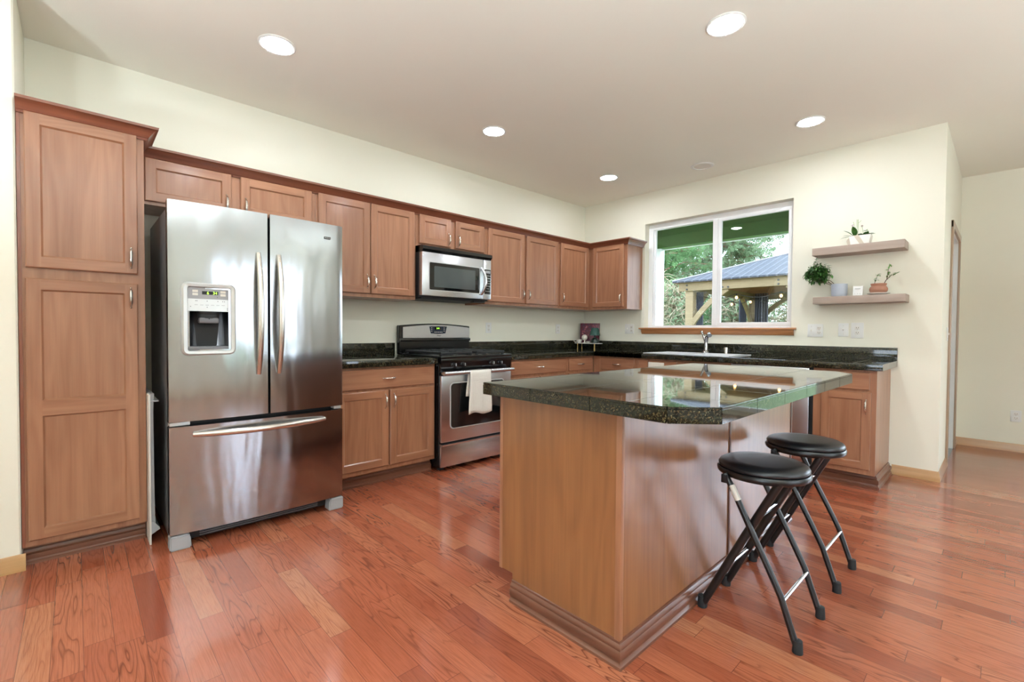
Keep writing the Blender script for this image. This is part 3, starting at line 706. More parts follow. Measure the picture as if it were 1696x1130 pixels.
# ------------------------------------------------------------------ microwave
mw = thing('microwave', 'stainless over-the-range microwave oven under the small cabinet', 'microwave', (.2, -2.317, 1.42))
MB().box((.002, -2.694, 1.412), (.355, -1.940, 1.846), .003).build('body', 'black_matte', mw)
MB().prism([(.30, 1.792), (.400, 1.792), (.422, 1.812), (.422, 1.838), (.405, 1.846), (.30, 1.846)], 'y', -2.694, -1.938).build('vent_grille', 'black', mw)
md = MB().box((.355, -2.692, 1.426), (.408, -2.036, 1.790), .004).build('door', 'steel2', mw)
MB().prism(rrect(-2.352, 1.592, .556, .246, .012), 'x', .408, .4105).build('window_bezel', 'silver_plastic', md)
MB().prism(rrect(-2.352, 1.592, .540, .230, .01), 'x', .4098, .4118).build('window_frame', 'glass_black', md)
MB().prism(rrect(-2.354, 1.590, .445, .178, .006), 'x', .4115, .4125).build('window_screen', 'mw_window', md)
n = 14; pts = [(.410+.050*math.sin(PI*i/n)**.8, -2.060+.016*math.sin(PI*i/n), 1.712-.245*i/n) for i in range(n+1)]
MB().tube(pts, .0125, 12).build('handle', 'steel2', md)
MB().box((.355, -2.033, 1.426), (.408, -1.940, 1.790), .004).build('control_column', 'steel2', mw)
kp = MB().box((.408, -2.017, 1.474), (.411, -1.947, 1.703), .001).build('keypad', 'glass_black', mw)
MB().box((.4108, -2.010, 1.668), (.4118, -1.956, 1.692)).build('display', 'grey_plastic', kp)
for r_ in range(7):
    for q in range(4):
        if r_ == 5 and q in (0, 3): continue
        MB().box((.4108, -2.010+q*.016, 1.642-r_*.024), (.4116, -2.001+q*.016, 1.648-r_*.024)).build('key', 'silver_plastic', kp)
MB().box((.02, -2.66, 1.402), (.34, -1.96, 1.413)).box((.30, -2.10, 1.396), (.35, -1.965, 1.412)).build('light_housing', 'black_matte', mw)

# ------------------------------------------------------------------ refrigerator
FY0, FY1 = -4.456, -3.565
fr = thing('refrigerator', 'stainless french door refrigerator with dispenser and bottom freezer', 'refrigerator', (.45, -4.01, 0))
MB().box((.08, FY0+.006, .045), (.795, FY1-.006, 1.752), .006).build('body', 'grey_metal', fr)
MB().box((.70, FY0+.03, 1.752), (.82, FY0+.10, 1.775), .006).box((.70, FY1-.10, 1.752), (.82, FY1-.03, 1.775), .006).build('hinge_cover', 'grey_plastic', fr)
def fdoor(y0, y1, z0, z1, name, cut=None, w0=FY0, w1=FY1):
    """door with a gently bowed front face; cut = opening (ya, yb, za, zb)"""
    mb = MB(); b = bmesh.new()
    def fx(y):
        u = (y-w0)/(w1-w0)*2-1; return .864+.020*(1-u*u)-.004*max(0, abs(u)-.96)/.04
    ys = sorted(set([y0+(y1-y0)*i/20 for i in range(21)]+([cut[0], cut[1]] if cut else [])))
    zs = sorted(set([z0, z1]+([cut[2], cut[3]] if cut else [])+[z0+(z1-z0)*i/6 for i in range(1, 6)]))
    g = {(i, j): b.verts.new((fx(y), y, z)) for i, y in enumerate(ys) for j, z in enumerate(zs)}
    for i in range(len(ys)-1):
        for j in range(len(zs)-1):
            cy, cz = (ys[i]+ys[i+1])/2, (zs[j]+zs[j+1])/2
            if cut and cut[0] < cy < cut[1] and cut[2] < cz < cut[3]: continue
            b.faces.new((g[i, j], g[i+1, j], g[i+1, j+1], g[i, j+1]))
    nb = [b.verts.new((.800, y, z)) for y, z in ((y0, z0), (y1, z0), (y1, z1), (y0, z1))]
    b.faces.new(nb[::-1])
    I, J = len(ys)-1, len(zs)-1
    b.faces.new([g[i, 0] for i in range(I, -1, -1)]+[nb[0], nb[1]]); b.faces.new([g[i, J] for i in range(I+1)]+[nb[2], nb[3]])
    b.faces.new([g[0, j] for j in range(J+1)]+[nb[3], nb[0]]); b.faces.new([g[I, j] for j in range(J, -1, -1)]+[nb[1], nb[2]])
    mb._merge(b, None); return mb.build(name, 'steel', fr, smooth=30)
CU = (-4.368, -4.196, 1.025, 1.338)
dl = fdoor(FY0, -4.004, .655, 1.779, 'left_door', CU)
dr = fdoor(-3.991, FY1, .655, 1.779, 'right_door')
df = fdoor(FY0, FY1, .080, .630, 'freezer_drawer')
MB().box((.79, FY0+.006, .07), (.802, FY1-.006, 1.772)).build('gasket', 'black_matte', fr)
MB().box((.80, FY0+.004, .634), (.850, FY0+.09, .651), .002).box((.80, FY1-.05, .634), (.850, FY1-.004, .651), .002).build('hinge', 'silver_plastic', fr)
for y, dd in ((-4.052, dl), (-3.946, dr)):
    n = 16; pts = []; rs = []
    for i in range(n+1):
        u = i/n*2-1; pts.append((.886+.050*(1-abs(u)**2.4), y, 1.218+.335*u)); rs.append(.0165-.004*abs(u)**3)
    MB().tube(pts, rs, 12).build('handle', 'nickel', dd)
n = 18; pts = []
for i in range(n+1):
    u = i/n*2-1; pts.append((.880+.060*(1-abs(u)**2.2), -4.02+.336*u, .586))
MB().tube(pts, [.0175-.005*abs(i/n*2-1)**4 for i in range(n+1)], 12).build('handle', 'nickel', df)
MB().box((.60, FY0+.03, .02), (.80, FY1-.03, .075)).build('toe_grille', 'black_matte', fr)
for k in range(4): MB().box((.80, -4.32, .028+k*.011), (.806, -3.70, .033+k*.011)).build('grille_slat', 'grey_metal', fr)
for y0, y1, s_ in ((FY0-.002, -4.365, 1), (-3.655, FY1+.002, -1)):
    MB().prism([(y0, .0), (y1, .0), (y1 if s_ < 0 else y1-.005, .060), (y1 if s_ < 0 else y1-.012, .074), (y0, .074)] if s_ > 0 else [(y0, .0), (y1, .0), (y1, .074), (y0+.012, .074), (y0+.005, .06)], 'x', .80, .872, bev=.006).build('front_foot', 'grey_plastic', fr)
MB().box((.15, FY0+.03, 0), (.20, FY0+.08, .05)).box((.15, FY1-.08, 0), (.20, FY1-.03, .05)).build('wheel', 'black_matte', fr)
# dispenser
fxd = .8705
mb = MB(); b = bmesh.new()
def ring(r0, r1, x0, x1):
    n_ = len(r0); A = [b.verts.new((x0, p[0], p[1])) for p in r0]; B_ = [b.verts.new((x1, p[0], p[1])) for p in r1]
    for i in range(n_): b.faces.new((A[i], A[(i+1) % n_], B_[(i+1) % n_], B_[i]))
cy, cz = -4.282, 1.182
o_ = rrect(cy, cz, .252, .385, .035, 6); i1 = rrect(cy, cz, .240, .373, .031, 6); i2 = rrect(cy, cz, .196, .334, .012, 6); i3 = rrect(cy, cz, .188, .326, .010, 6)
ring(o_, i1, .860, .882); ring(i1, rrect(cy, cz, .226, .360, .026, 6), .882, .890); ring(rrect(cy, cz, .226, .360, .026, 6), i2, .890, .888); ring(i2, i3, .888, .874)
mb._merge(b, None); disp = mb.build('dispenser', 'silver_plastic', dl, smooth=40)
MB().box((.868, cy-.095, 1.222), (.876, cy+.095, 1.347), .001).build('control_panel', 'grey_plastic', disp) if False else None
o = MB().box((.866, cy-.096, 1.286), (.8755, cy+.096, 1.348)).box((.866, cy-.096, 1.223), (.8760, cy+.096, 1.286), mi=1).build('control_panel', ['grey_plastic', 'silver_plastic'], disp) 
text('6   34', .020, 'digit', disp, (.8768, cy+.012, 1.318), '+x', 'display_digits')
for yy_ in (-.066, .054):
    for k in range(2): MB().box((.8755, cy+yy_-.010, 1.306+k*.015), (.8765, cy+yy_+.014, 1.317+k*.015)).build('button', 'white', disp) if False else None
mb = MB().box((.8754, cy-.032, 1.310), (.8762, cy+.040, 1.327)); mb.build('display', 'black_matte', disp)
mb = MB()
for yy_ in (-.068, .056):
    for k in range(2): mb.box((.8755, cy+yy_-.006, 1.304+k*.016), (.8764, cy+yy_+.018, 1.316+k*.016))
mb.build('button', 'cream', disp)
mb = MB()
for a, z_ in ((-.060, 1.276), (-.054, 1.276), (-.010, 1.276), (.038, 1.276), (.060, 1.276), (.068, 1.276), (-.082, 1.246), (-.010, 1.244), (.082, 1.240), (.082, 1.232), (.036, 1.298)):
    mb.box((.8758, cy+a-.002, z_-.002), (.8768, cy+a+.002, z_+.002))
for a in (-.058, -.034, -.010, .014, .038, .062): mb.box((.8758, cy+a-.007, 1.2545), (.8765, cy+a+.007, 1.2560))
mb.build('icon', 'grey_metal', disp)
# recess: curved back, floor, lever
b = bmesh.new(); mb = MB(); n = 12
A = []; 
for j, z_ in enumerate((1.020, 1.045, 1.10, 1.16, 1.223)):
    row_ = []
    for i in range(n+1):
        u = i/n*2-1; dep = (.075+.018*j/4)*(1-abs(u)**3*.9); row_.append(b.verts.new((.873-dep if 0 < i < n else .873, cy+u*.094, z_)))
    A.append(row_)
for j in range(4):
    for i in range(n): b.faces.new((A[j][i], A[j][i+1], A[j+1][i+1], A[j+1][i]))
mb._merge(b, None); mb.build('recess', steel('recess_metal', '#8c8d90', .25), disp, smooth=180)
MB().box((.780, cy-.094, 1.019), (.874, cy+.094, 1.040), .003).build('drip_tray', 'grey_metal', disp)
MB().lathe((.842, cy, 1.182), [(.052, .042), (.054, .03), (.048, .026), (.048, .010), (.052, 0), (.040, -.018), (.002, -.020)], 20, sy=.98, sx=.5).build('lever', 'black_matte', disp)
MB().box((.836, cy-.046, 1.160), (.868, cy+.046, 1.190), .010, 3).build('paddle', 'grey_metal', disp)
# badge
bd = MB().box((.8735, -3.683, 1.686), (.8775, -3.645, 1.700), .001).build('badge', 'black_matte', dr)
text('Kenmore', .0085, 'silver_plastic', bd, (.8778, -3.664, 1.693), '+x', 'logo')

# folded panel in the gap beside the refrigerator
fp = thing('folded_panel', 'tall narrow folded panel with cream edge in the gap left of the refrigerator', 'panel', (.6, -4.51, 0))
MB().box((.25, -4.522, .0), (.70, -4.514, .785), .002).build('board', 'cream', fp)
MB().prism([(-4.514, .05), (-4.496, .06), (-4.500, .30), (-4.502, .70), (-4.498, .79), (-4.514, .79)], 'x', .3, .69).build('back_shell', 'grey_plastic', fp)
MB().box((.45, -4.514, .748), (.700, -4.478, .755), .002).build('bracket', 'grey_plastic', fp)
MB().prism([(-4.514, .055), (-4.478, .075), (-4.480, .085), (-4.505, .12), (-4.514, .12)], 'x', .45, .70).build('bracket', 'grey_plastic', fp)

# ------------------------------------------------------------------ island
isl = thing('kitchen_island', 'wood panelled kitchen island base below the granite top', 'island', (2.55, -2.55, 0))
IX0, IX1, IY0, IY1 = 2.262, 2.862, -3.468, -1.655
MB().box((IX0+.001, IY0+.005, .115), (IX1-.005, IY1, .866)).box((IX0+.075, IY0+.005, 0), (IX1-.005, IY1, .115)).build('cabinet_body', 'cab_z', isl, smooth=0)
MB().box((IX0+.012, IY0, .115), (IX1-.016, IY0+.006, .866)).box((IX0+.075, IY0, .0), (IX1-.016, IY0+.006, .1155)).build('end_panel', 'isl_z', isl, smooth=0)
MB().box((IX0-.006, IY0-.002, .113), (IX0+.012, IY0+.02, .866), .001).build('face_frame_edge', 'cab_z', isl)
MB().box((IX1-.005, IY0+.016, 0), (IX1, -2.578, .866)).box((IX1-.005, -2.562, 0), (IX1, IY1-.001, .866)).build('back_panel', 'isl_z', isl, smooth=0)
MB().box((IX1-.018, IY0-.004, 0), (IX1+.004, IY0+.016, .866), .002).build('corner_trim', 'cab_z', isl)
MB().box((IX1-.004, -2.578, .03), (IX1+.005, -2.562, .866), .002).build('seam_strip', 'isl_dark', isl)
MB().box((IX1-.010, IY1-.012, .03), (IX1+.005, IY1+.004, .866), .002).build('seam_strip', 'isl_dark', isl)
IM = [(0, 0), (.018, 0), (.018, .010), (.013, .015), (.011, .022), (.016, .034), (.016, .052), (.011, .060), (.013, .066), (.012, .072), (.005, .080), (.005, .088), (0, .090)]
MB().sweep([(IX0+.075, IY0), (IX1, IY0), (IX1, IY1)], IM, [0, 1]).build('base_molding', ['toe_x', 'toe_y'], isl)
FI = facemap('-x', IX0); isl['_f'] = '-x'
for k in range(3):
    a0 = IY0+.03+k*.60; a1 = a0+.56
    drawer(isl, FI, a0, a1, .718, .850, flip=True); door(isl, FI, a0, a1, .135, .695, 'r', .61, flip=True)
TI = [(2.232, -3.548), (3.066, -3.548), (3.178, -3.437), (3.178, -1.755), (3.082, -1.628), (2.232, -1.628)]
it = thing('island_countertop', 'dark granite tile island top with clipped corners', 'countertop', (2.7, -2.6, .866))
ins = .010
def inset(P, d_):
    Q = []; k = len(P)
    for i in range(k):
        a, b_, c_ = Vector(P[i-1]), Vector(P[i]), Vector(P[(i+1) % k])
        e1, e2 = (b_-a).normalized(), (c_-b_).normalized(); n1, n2 = Vector((-e1.y, e1.x)), Vector((-e2.y, e2.x))
        Q.append(tuple(b_+(n1+n2)/(1+n1.dot(n2))*d_))
    return Q
MB().prism(inset(TI, ins), 'z', .867, .9148).build('slab', 'granite_island', it, smooth=0)
# edge band in separate tiles with a thin joint
mb = MB(); k = len(TI)
IN = inset(TI, ins)
for i in range(k):
    a, b_ = Vector(TI[i]), Vector(TI[(i+1) % k]); ai, bi = Vector(IN[i]), Vector(IN[(i+1) % k])
    Ln = (b_-a).length; nseg = max(1, round(Ln/.305)) if Ln > .4 else 1
    for s_ in range(nseg):
        g_ = .0009/Ln
        u0, u1 = s_/nseg+g_, (s_+1)/nseg-g_
        mb.prism([tuple(a.lerp(b_, u0)), tuple(a.lerp(b_, u1)), tuple(ai.lerp(bi, u1)), tuple(ai.lerp(bi, u0))], 'z', .866, .907, bev=.0008)
        mb.prism([tuple(a.lerp(b_, u0)), tuple(a.lerp(b_, u1)), tuple(ai.lerp(bi, u1)), tuple(ai.lerp(bi, u0))], 'z', .9075, .915, bev=.0015)
mb.build('edge_tiles', 'granite', it)

# ------------------------------------------------------------------ stools
def make_stool(cx, cy, label):
    s_ = thing('folding_stool', label, 'stool', (cx, cy, 0), 'black folding stools at the island')
    MB().lathe((cx, cy, .583), [(0, .040), (.10, .040), (.145, .037), (.158, .030), (.163, .020), (.160, .012), (.150, .008), (0, .008)], 40).build('seat', 'seat', s_, smooth=60)
    MB().lathe((cx, cy, .583), [(.145, .008), (.163, .010), (.168, .002), (.166, -.010), (.158, -.016), (.140, -.012), (0, -.012)], 40).build('seat_rim', 'tube', s_, smooth=60)
    dx = cx-3.075
    for sy in (-1, 1):
        y = cy+sy*.148
        mb = MB().tube([(2.985+dx, y, .580), (3.02+dx, y, .520), (3.081+dx, y, .395), (3.149+dx, y, .262), (3.190+dx, y, .178), (3.206+dx, y, .130), (3.243+dx, y, .02)], .0115, 12)
        lg = mb.build('leg', 'tube', s_)
        MB().lathe((3.247+dx, y, 0), [(.0165, 0), (.0175, .004), (.0165, .022), (.0150, .045), (.012, .046)], 14).build('foot_cap', 'rubber', lg)
        MB().box((2.975+dx, y-.012, .545), (3.002+dx, y+.012, .578), .003).build('hinge_bracket', 'tube', lg)
        if sy < 0 and 'nearest' in label:
            MB().tube([(3.0105+dx, y, .541), (3.0365+dx, y, .488)], .0121, 12, caps=False).build('sticker', 'cream', lg)
        y = cy+sy*.120
        mb = MB().tube([(3.172+dx, y, .580), (3.05+dx, y, .338), (2.897+dx, y, .02)], .0150, 12)
        lg = mb.build('leg', 'tube', s_)
        MB().lathe((2.892+dx, y, 0), [(.0185, 0), (.0195, .004), (.0185, .022), (.0165, .045), (.012, .046)], 14).build('foot_cap', 'rubber', lg)
    for (x, z, hw) in ((3.198, .165, .148), (2.985, .200, .120), (3.095, .430, .120)):
        MB().tube([(x+dx, cy-hw, z), (x+dx, cy+hw, z)], .0068, 10).build('stretcher', 'chrome', s_)
    MB().tube([(3.078+dx, cy-.15, .400), (3.078+dx, cy+.15, .400)], .004, 8).build('pivot_pin', 'tube', s_)
    return s_
make_stool(3.082, -2.797, 'black round folding stool nearest the camera, small white sticker on its leg')
make_stool(3.082, -2.233, 'black round folding stool behind the other one, nearer the window wall')

# ------------------------------------------------------------------ wall plates
def plate(face, a0, a1, z0, z1, base, label, kinds, cat='outlet'):
    fm = facemap(face, base)
    if face == '-y': fm = lambda a, z, d_: (a, base-d_, z)
    p = thing('wall_plate', label, cat, fm((a0+a1)/2, (z0+z1)/2, 0), 'white wall plates')
    def B(a, b_, c_, d_, t0, t1, nm, mat, bev=0):
        p0, p1 = fm(a, c_, t0), fm(b_, d_, t1); return MB().box(p0, p1, bev).build(nm, mat, p)
    B(a0, a1, z0, z1, .0005, .006, 'cover', 'white', .0015)
    zc = (z0+z1)/2; n_ = len(kinds); wd = (a1-a0)/n_
    for i, k_ in enumerate(kinds):
        ac = a0+wd*(i+.5)
        if k_ == 'o':
            for dz in (-.020, .020):
                B(ac-.016, ac+.016, zc+dz-.014, zc+dz+.014, .006, .0075, 'socket', 'ceramic_white', .0005)
                mb = MB().box(fm(ac-.008, zc+dz-.002, .0074), fm(ac-.0055, zc+dz+.008, .0079)).box(fm(ac+.0055, zc+dz-.002, .0074), fm(ac+.008, zc+dz+.008, .0079)).box(fm(ac-.002, zc+dz-.010, .0074), fm(ac+.002, zc+dz-.006, .0079))
                mb.build('slot', 'black_matte', p)
        elif k_ == 's':
            B(ac-.005, ac+.005, zc-.008, zc+.010, .006, .014, 'toggle', 'ceramic_white', .001)
        elif k_ == 'c':
            B(ac-.005, ac+.005, zc-.004, zc+.006, .006, .010, 'jack', 'nickel', .001)
        for dz in (-.035, .035) if k_ != 'o' else (0,):
            B(ac-.002, ac+.002, zc+dz-.002, zc+dz+.002, .0058, .0068, 'screw', 'nickel')
    return p
plate('+x', -1.660, -1.586, 1.107, 1.219, 0, 'white outlet on the wall just right of the range', ['o'])
plate('+x', -.549, -.477, 1.104, 1.217, 0, 'white outlet on the microwave wall left of the corner decor', ['o'])
plate('-y', .621, .741, 1.110, 1.224, 0, 'double white plate with switch and outlet under the window wall cabinet', ['s', 'o'])
plate('-y', 2.522, 2.640, 1.100, 1.213, 0, 'white plate with toggle and outlet right of the window, leftmost under the shelves', ['s', 'o'])
plate('-y', 2.752, 2.824, 1.105, 1.219, 0, 'white plate with a single dark jack, middle one under the shelves', ['c'], 'cable plate')
plate('-y', 2.843, 2.929, 1.092, 1.223, 0, 'large white outlet plate, rightmost under the shelves', ['o'])
plate('-y', 3.792, 3.866, .291, .400, YH, 'white outlet low on the hall wall at the far right', ['o'])
plate('+x', .428, .500, 1.076, 1.19, XB, 'white light switch beside the doorway casing, seen edge on', ['s'], 'switch')

# ------------------------------------------------------------------ shelves and their things
for z1, z0, x0, lb in ((1.855, 1.792, 2.592, 'upper floating shelf of greyish wood, holding the white planter'), (1.440, 1.380, 2.604, 'lower floating shelf of greyish wood, holding two pots and a card')):
    tag(MB().box((x0, -.200, z0), (x0+.610, -.001, z1), .003).build('floating_shelf', 'shelf', loc=(x0+.3, -.1, z0), smooth=30), lb, 'shelf', 'floating shelves')
def leafmesh(mb, p, d_, ln, wd, curl=.2, up=Vector((0, 0, 1)), mi=None):
    d_ = Vector(d_).normalized(); sd = d_.cross(up)
    if sd.length < .05: sd = d_.cross(Vector((1, 0, 0)))
    sd.normalize(); nn = sd.cross(d_); p = Vector(p); b = bmesh.new(); N = 5; L_, R_, Mid = [], [], []
    for i in range(N+1):
        u = i/N; w_ = wd/2*math.sin(PI*min(1, u*.92+.06))**.8; c0 = p+d_*ln*u-nn*(curl*ln*u*u)
        Mid.append(b.verts.new(c0)); L_.append(b.verts.new(c0-sd*w_+nn*w_*.3)); R_.append(b.verts.new(c0+sd*w_+nn*w_*.3))
    for i in range(N):
        b.faces.new((L_[i], Mid[i], Mid[i+1], L_[i+1])); b.faces.new((Mid[i], R_[i], R_[i+1], Mid[i+1]))
    mb._merge(b, mi)
def leafmat(name, a, b_):
    t = NT(name); n_ = t.noise(t.coords(), 25, 3); t.p(color=t.ramp(n_, [(.3, a), (.7, b_)]), rough=.45, spec=.4); return t.m
M['leaf_dark'] = leafmat('dark_leaf', '#24431b', '#4d7d36'); M['leaf_mid'] = leafmat('mid_leaf', '#3c6a26', '#74a04a'); M['twig'] = plain('brown_twig', '#5b4636', .8)
# white planter with orchid
z = 1.855
po = thing('orchid_planter', 'small orchid and leafy plant in a white angular planter on the upper shelf', 'potted plant', (2.91, -.10, z))
MB().prism([(2.852, z), (2.972, z), (2.985, z+.078), (2.838, z+.078)], 'y', -.145, -.055, bev=.004).build('planter', 'ceramic_white', po, smooth=20)
MB().prism([(2.853, z+.002), (2.838, z+.078), (2.815, z+.05), (2.82, z+.018)], 'y', -.11, -.07, bev=.003).prism([(2.915, z+.001), (2.945, z+.001), (2.905, z+.079), (2.87, z+.079)], 'y', -.1475, -.144).build('planter_facet', plain('tan_facet', '#cbbda9', .5), po, smooth=20)
MB().box((2.846, -.14, z+.072), (2.978, -.06, z+.080)).build('soil', 'soil', po)
mb = MB()
for (p, d_, l_, w_) in [((2.872, -.10, z+.078), (-.05, -.35, 1), .088, .042), ((2.862, -.10, z+.078), (-.65, -.2, .9), .085, .026), ((2.855, -.10, z+.078), (-1, -.15, .12), .085, .013), ((2.855, -.09, z+.082), (-1, .0, .45), .070, .012),
                        ((2.93, -.10, z+.078), (.3, -.4, .5), .045, .022), ((2.95, -.10, z+.078), (.7, -.2, .35), .05, .022), ((2.90, -.10, z+.078), (.1, -.7, .4), .04, .02), ((2.965, -.09, z+.078), (.9, .1, .5), .04, .018), ((2.92, -.09, z+.080), (-.2, -.6, .5), .035, .018), ((2.94, -.1, z+.08), (.5, -.7, .4), .04, .022), ((2.955, -.095, z+.082), (.1, -.5, .7), .035, .018)]:
    leafmesh(mb, p, d_, l_, w_, .25)
mb.build('leaves', 'leaf_dark', po, smooth=180)
mb = MB().tube([(2.880, -.10, z+.075), (2.884, -.10, z+.15), (2.884, -.105, z+.215)], .0013, 6).tube([(2.890, -.10, z+.075), (2.892, -.10, z+.16), (2.892, -.10, z+.215)], .0013, 6).tube([(2.882, -.10, z+.12), (2.868, -.10, z+.165), (2.858, -.10, z+.20)], .001, 6).tube([(2.892, -.10, z+.185), (2.905, -.10, z+.195), (2.912, -.10, z+.205)], .001, 6).tube([(2.93, -.1, z+.078), (2.922, -.1, z+.13), (2.918, -.1, z+.155)], .001, 6)
mb.build('stem', 'leaf_mid', po)
mb = MB()
for q in range(5):
    a = q*2*PI/5
    leafmesh(mb, (2.856, -.105, z+.165), (math.cos(a), -.2, math.sin(a)), .016, .013, .1)
mb.build('orchid_bloom', plain('pale_pink_petal', '#d9c2cf', .6), po, smooth=180)
MB().sphere((2.918, -.1, z+.158), .008, u=8, v=6).build('flower_bud', plain('dusty_bud', '#a59a92', .7), po)
mb = MB()
for q in range(12):
    a = random.uniform(0, 2*PI); leafmesh(mb, (2.952+random.uniform(-.012, .012), -.1+random.uniform(-.01, .01), z+.105+random.uniform(-.02, .02)), (math.cos(a), math.sin(a)*.5-.2, random.uniform(.1, .9)), .018, .009, .3)
mb.tube([(2.955, -.1, z+.078), (2.952, -.1, z+.13)], .001, 6); mb.build('herb_sprig', 'leaf_mid', po, smooth=180)
# grey pot with trailing bush
z = 1.440; cx = 2.776
pg = thing('trailing_plant', 'bushy dark green plant leaning left out of a blue-grey pot on the lower shelf', 'potted plant', (cx, -.12, z))
MB().lathe((cx, -.12, z), [(.046, 0), (.052, .006), (.056, .02), (.058, .105), (.054, .106), (.052, .09), (0, .09)], 32).build('pot', 'blue_grey', pg)
MB().lathe((cx-.005, -.12, z), [(.066, .0), (.066, .003), (0, .003)], 24).build('saucer', 'white', pg) if False else None
MB().lathe((cx, -.12, z), [(0, .094), (.051, .094), (.051, .090), (0, .090)], 20).build('soil', 'soil', pg)
stems = [[(cx-.02, -.12, z+.09), (cx-.06, -.12, z+.135), (cx-.12, -.125, z+.16), (cx-.17, -.13, z+.25)], [(cx-.02, -.12, z+.09), (cx-.07, -.13, z+.12), (cx-.15, -.14, z+.13), (cx-.23, -.14, z+.22)], [(cx-.03, -.12, z+.09), (cx-.08, -.11, z+.13), (cx-.12, -.11, z+.21), (cx-.10, -.11, z+.28)], [(cx-.03, -.12, z+.09), (cx-.1, -.14, z+.12), (cx-.17, -.15, z+.18), (cx-.18, -.15, z+.31)]]
mb = MB()
for st in stems: mb.tube(st, [.003, .0025, .002, .001], 6)
mb.build('stem', 'twig', pg)
mb = MB(); rnd = random.Random(3)
for q in range(620):
    a, b_ = rnd.uniform(0, 2*PI), math.acos(rnd.uniform(-1, 1)); r_ = rnd.random()**.45
    px = cx-.155+.100*r_*math.cos(a)*math.sin(b_); pz = z+.205+.085*r_*math.cos(b_); py = -.125+.06*r_*math.sin(a)*math.sin(b_)
    if px > cx-.07 and pz < z+.12 or py > -.02: continue
    leafmesh(mb, (px, py, pz), (rnd.uniform(-1, 1), rnd.uniform(-1, .3), rnd.uniform(-.8, .5)), rnd.uniform(.026, .040), rnd.uniform(.012, .019), .35)
for q in range(26):
    u = rnd.random(); px = cx-.168+rnd.uniform(-.014, .014)*(1-u); leafmesh(mb, (px, -.13, z+.26+.075*u), (rnd.uniform(-1, 1), rnd.uniform(-1, .3), rnd.uniform(-.3, .6)), .026, .012, .35)
    leafmesh(mb, (cx-.245+.03*u, -.13, z+.20+.07*u*rnd.random()), (rnd.uniform(-1, .3), rnd.uniform(-1, .3), rnd.uniform(-.8, .3)), .028, .012, .35)
mb.build('leaves', 'leaf_dark', pg, smooth=180)
# white card
cd = thing('display_card', 'small white card standing between the two pots on the lower shelf', 'card', (2.905, -.12, z))
MB().prism([(-.138, z), (-.120, z), (-.108, z+.080), (-.126, z+.080)], 'x', 2.873, 2.938, bev=.001).build('card', 'white', cd)
mb = MB().box((2.887, -.1385, z+.058), (2.924, -.129, z+.060)).box((2.885, -.142, z+.016), (2.889, -.1345, z+.019)).box((2.904, -.142, z+.016), (2.908, -.1345, z+.019)).box((2.920, -.142, z+.016), (2.924, -.1345, z+.019))
mb.build('printed_lines', 'grey_plastic', cd)
# terracotta pot with jade cutting
jx = 3.038
tj = thing('jade_plant', 'small jade cutting in a round terracotta pot on the lower shelf', 'potted plant', (jx, -.12, z))
MB().lathe((jx, -.12, z), [(.040, .0), (.062, .010), (.074, .014), (.074, .017), (.05, .012), (.03, .010), (0, .010)], 32).build('saucer', 'ceramic_white', tj)
MB().lathe((jx, -.12, z), [(.036, .012), (.048, .018), (.058, .034), (.060, .048), (.054, .064), (.046, .072), (.050, .080), (.053, .090), (.049, .092), (.045, .082), (0, .082)], 36).build('pot', 'terracotta', tj)
mb = MB().tube([(jx+.03, -.12, z+.08), (jx+.045, -.12, z+.115), (jx+.075, -.12, z+.15), (jx+.10, -.12, z+.165)], [.003, .0028, .002, .0015], 6).tube([(jx+.05, -.12, z+.12), (jx+.055, -.12, z+.17), (jx+.065, -.12, z+.245)], [.003, .002, .0012], 6).tube([(jx-.03, -.12, z+.08), (jx-.02, -.12, z+.12), (jx-.005, -.12, z+.17)], [.002, .0018, .001], 6)
mb.build('stem', 'twig', tj)
mb = MB(); rnd = random.Random(5)
for ln_ in ([(jx+.075, z+.15), (jx+.115, z+.165)], [(jx+.050, z+.15), (jx+.068, z+.24)], [(jx-.022, z+.11), (jx-.004, z+.17)]):
    for q in range(13):
        u = rnd.random(); px = ln_[0][0]+(ln_[1][0]-ln_[0][0])*u; pz = ln_[0][1]+(ln_[1][1]-ln_[0][1])*u
        leafmesh(mb, (px, -.12, pz), (rnd.uniform(-1, 1), rnd.uniform(-1, .6), rnd.uniform(-.4, .8)), rnd.uniform(.018, .028), .013, .3)
mb.build('leaves', 'leaf_mid', tj, smooth=180)

# ------------------------------------------------------------------ corner decor
zr = .983
rs_ = thing('display_riser', 'small cream tray stand on gold legs in the counter corner', 'stand', (.21, -.20, ZC))
MB().box((.07, -.27, zr), (.39, -.13, zr+.008), .003).build('tray', 'cream', rs_)
for x, y in ((.10, -.25), (.36, -.25), (.085, -.145), (.275, -.145)): MB().lathe((x, y, ZC), [(.006, 0), (.005, .01), (.004, .03), (.006, .035), (.004, .04), (.005, .068)], 12).build('leg', 'gold', rs_)
zr += .008
t = NT('book_cover'); geo = t.n('TexCoord').outputs['Object']; n_ = t.noise(geo, 22, 3, .6)
t.p(color=t.ramp(n_, [(.30, '#26121a'), (.45, '#6d1f2d'), (.53, '#3a2440'), (.62, '#983440'), (.72, '#b9a3a6')]), rough=.3); M['cover'] = t.m
bk = thing('cookbook', 'book with a dark red photo cover leaning in the corner behind the small lamp', 'book', (.18, -.11, zr))
def leanbox(mb, x0, x1, y0, th, z0, h, tilt, yaw, c):
    b = bmesh.new(); bmesh.ops.create_cube(b, size=1)
    for v in b.verts: v.co = Vector(((v.co.x)*(x1-x0), v.co.y*th, (v.co.z+.5)*h))
    R = Matrix.Rotation(yaw, 4, 'Z') @ Matrix.Rotation(-tilt, 4, 'X')
    for v in b.verts: v.co = R @ v.co+Vector(c)
    mb._merge(b, None); return mb
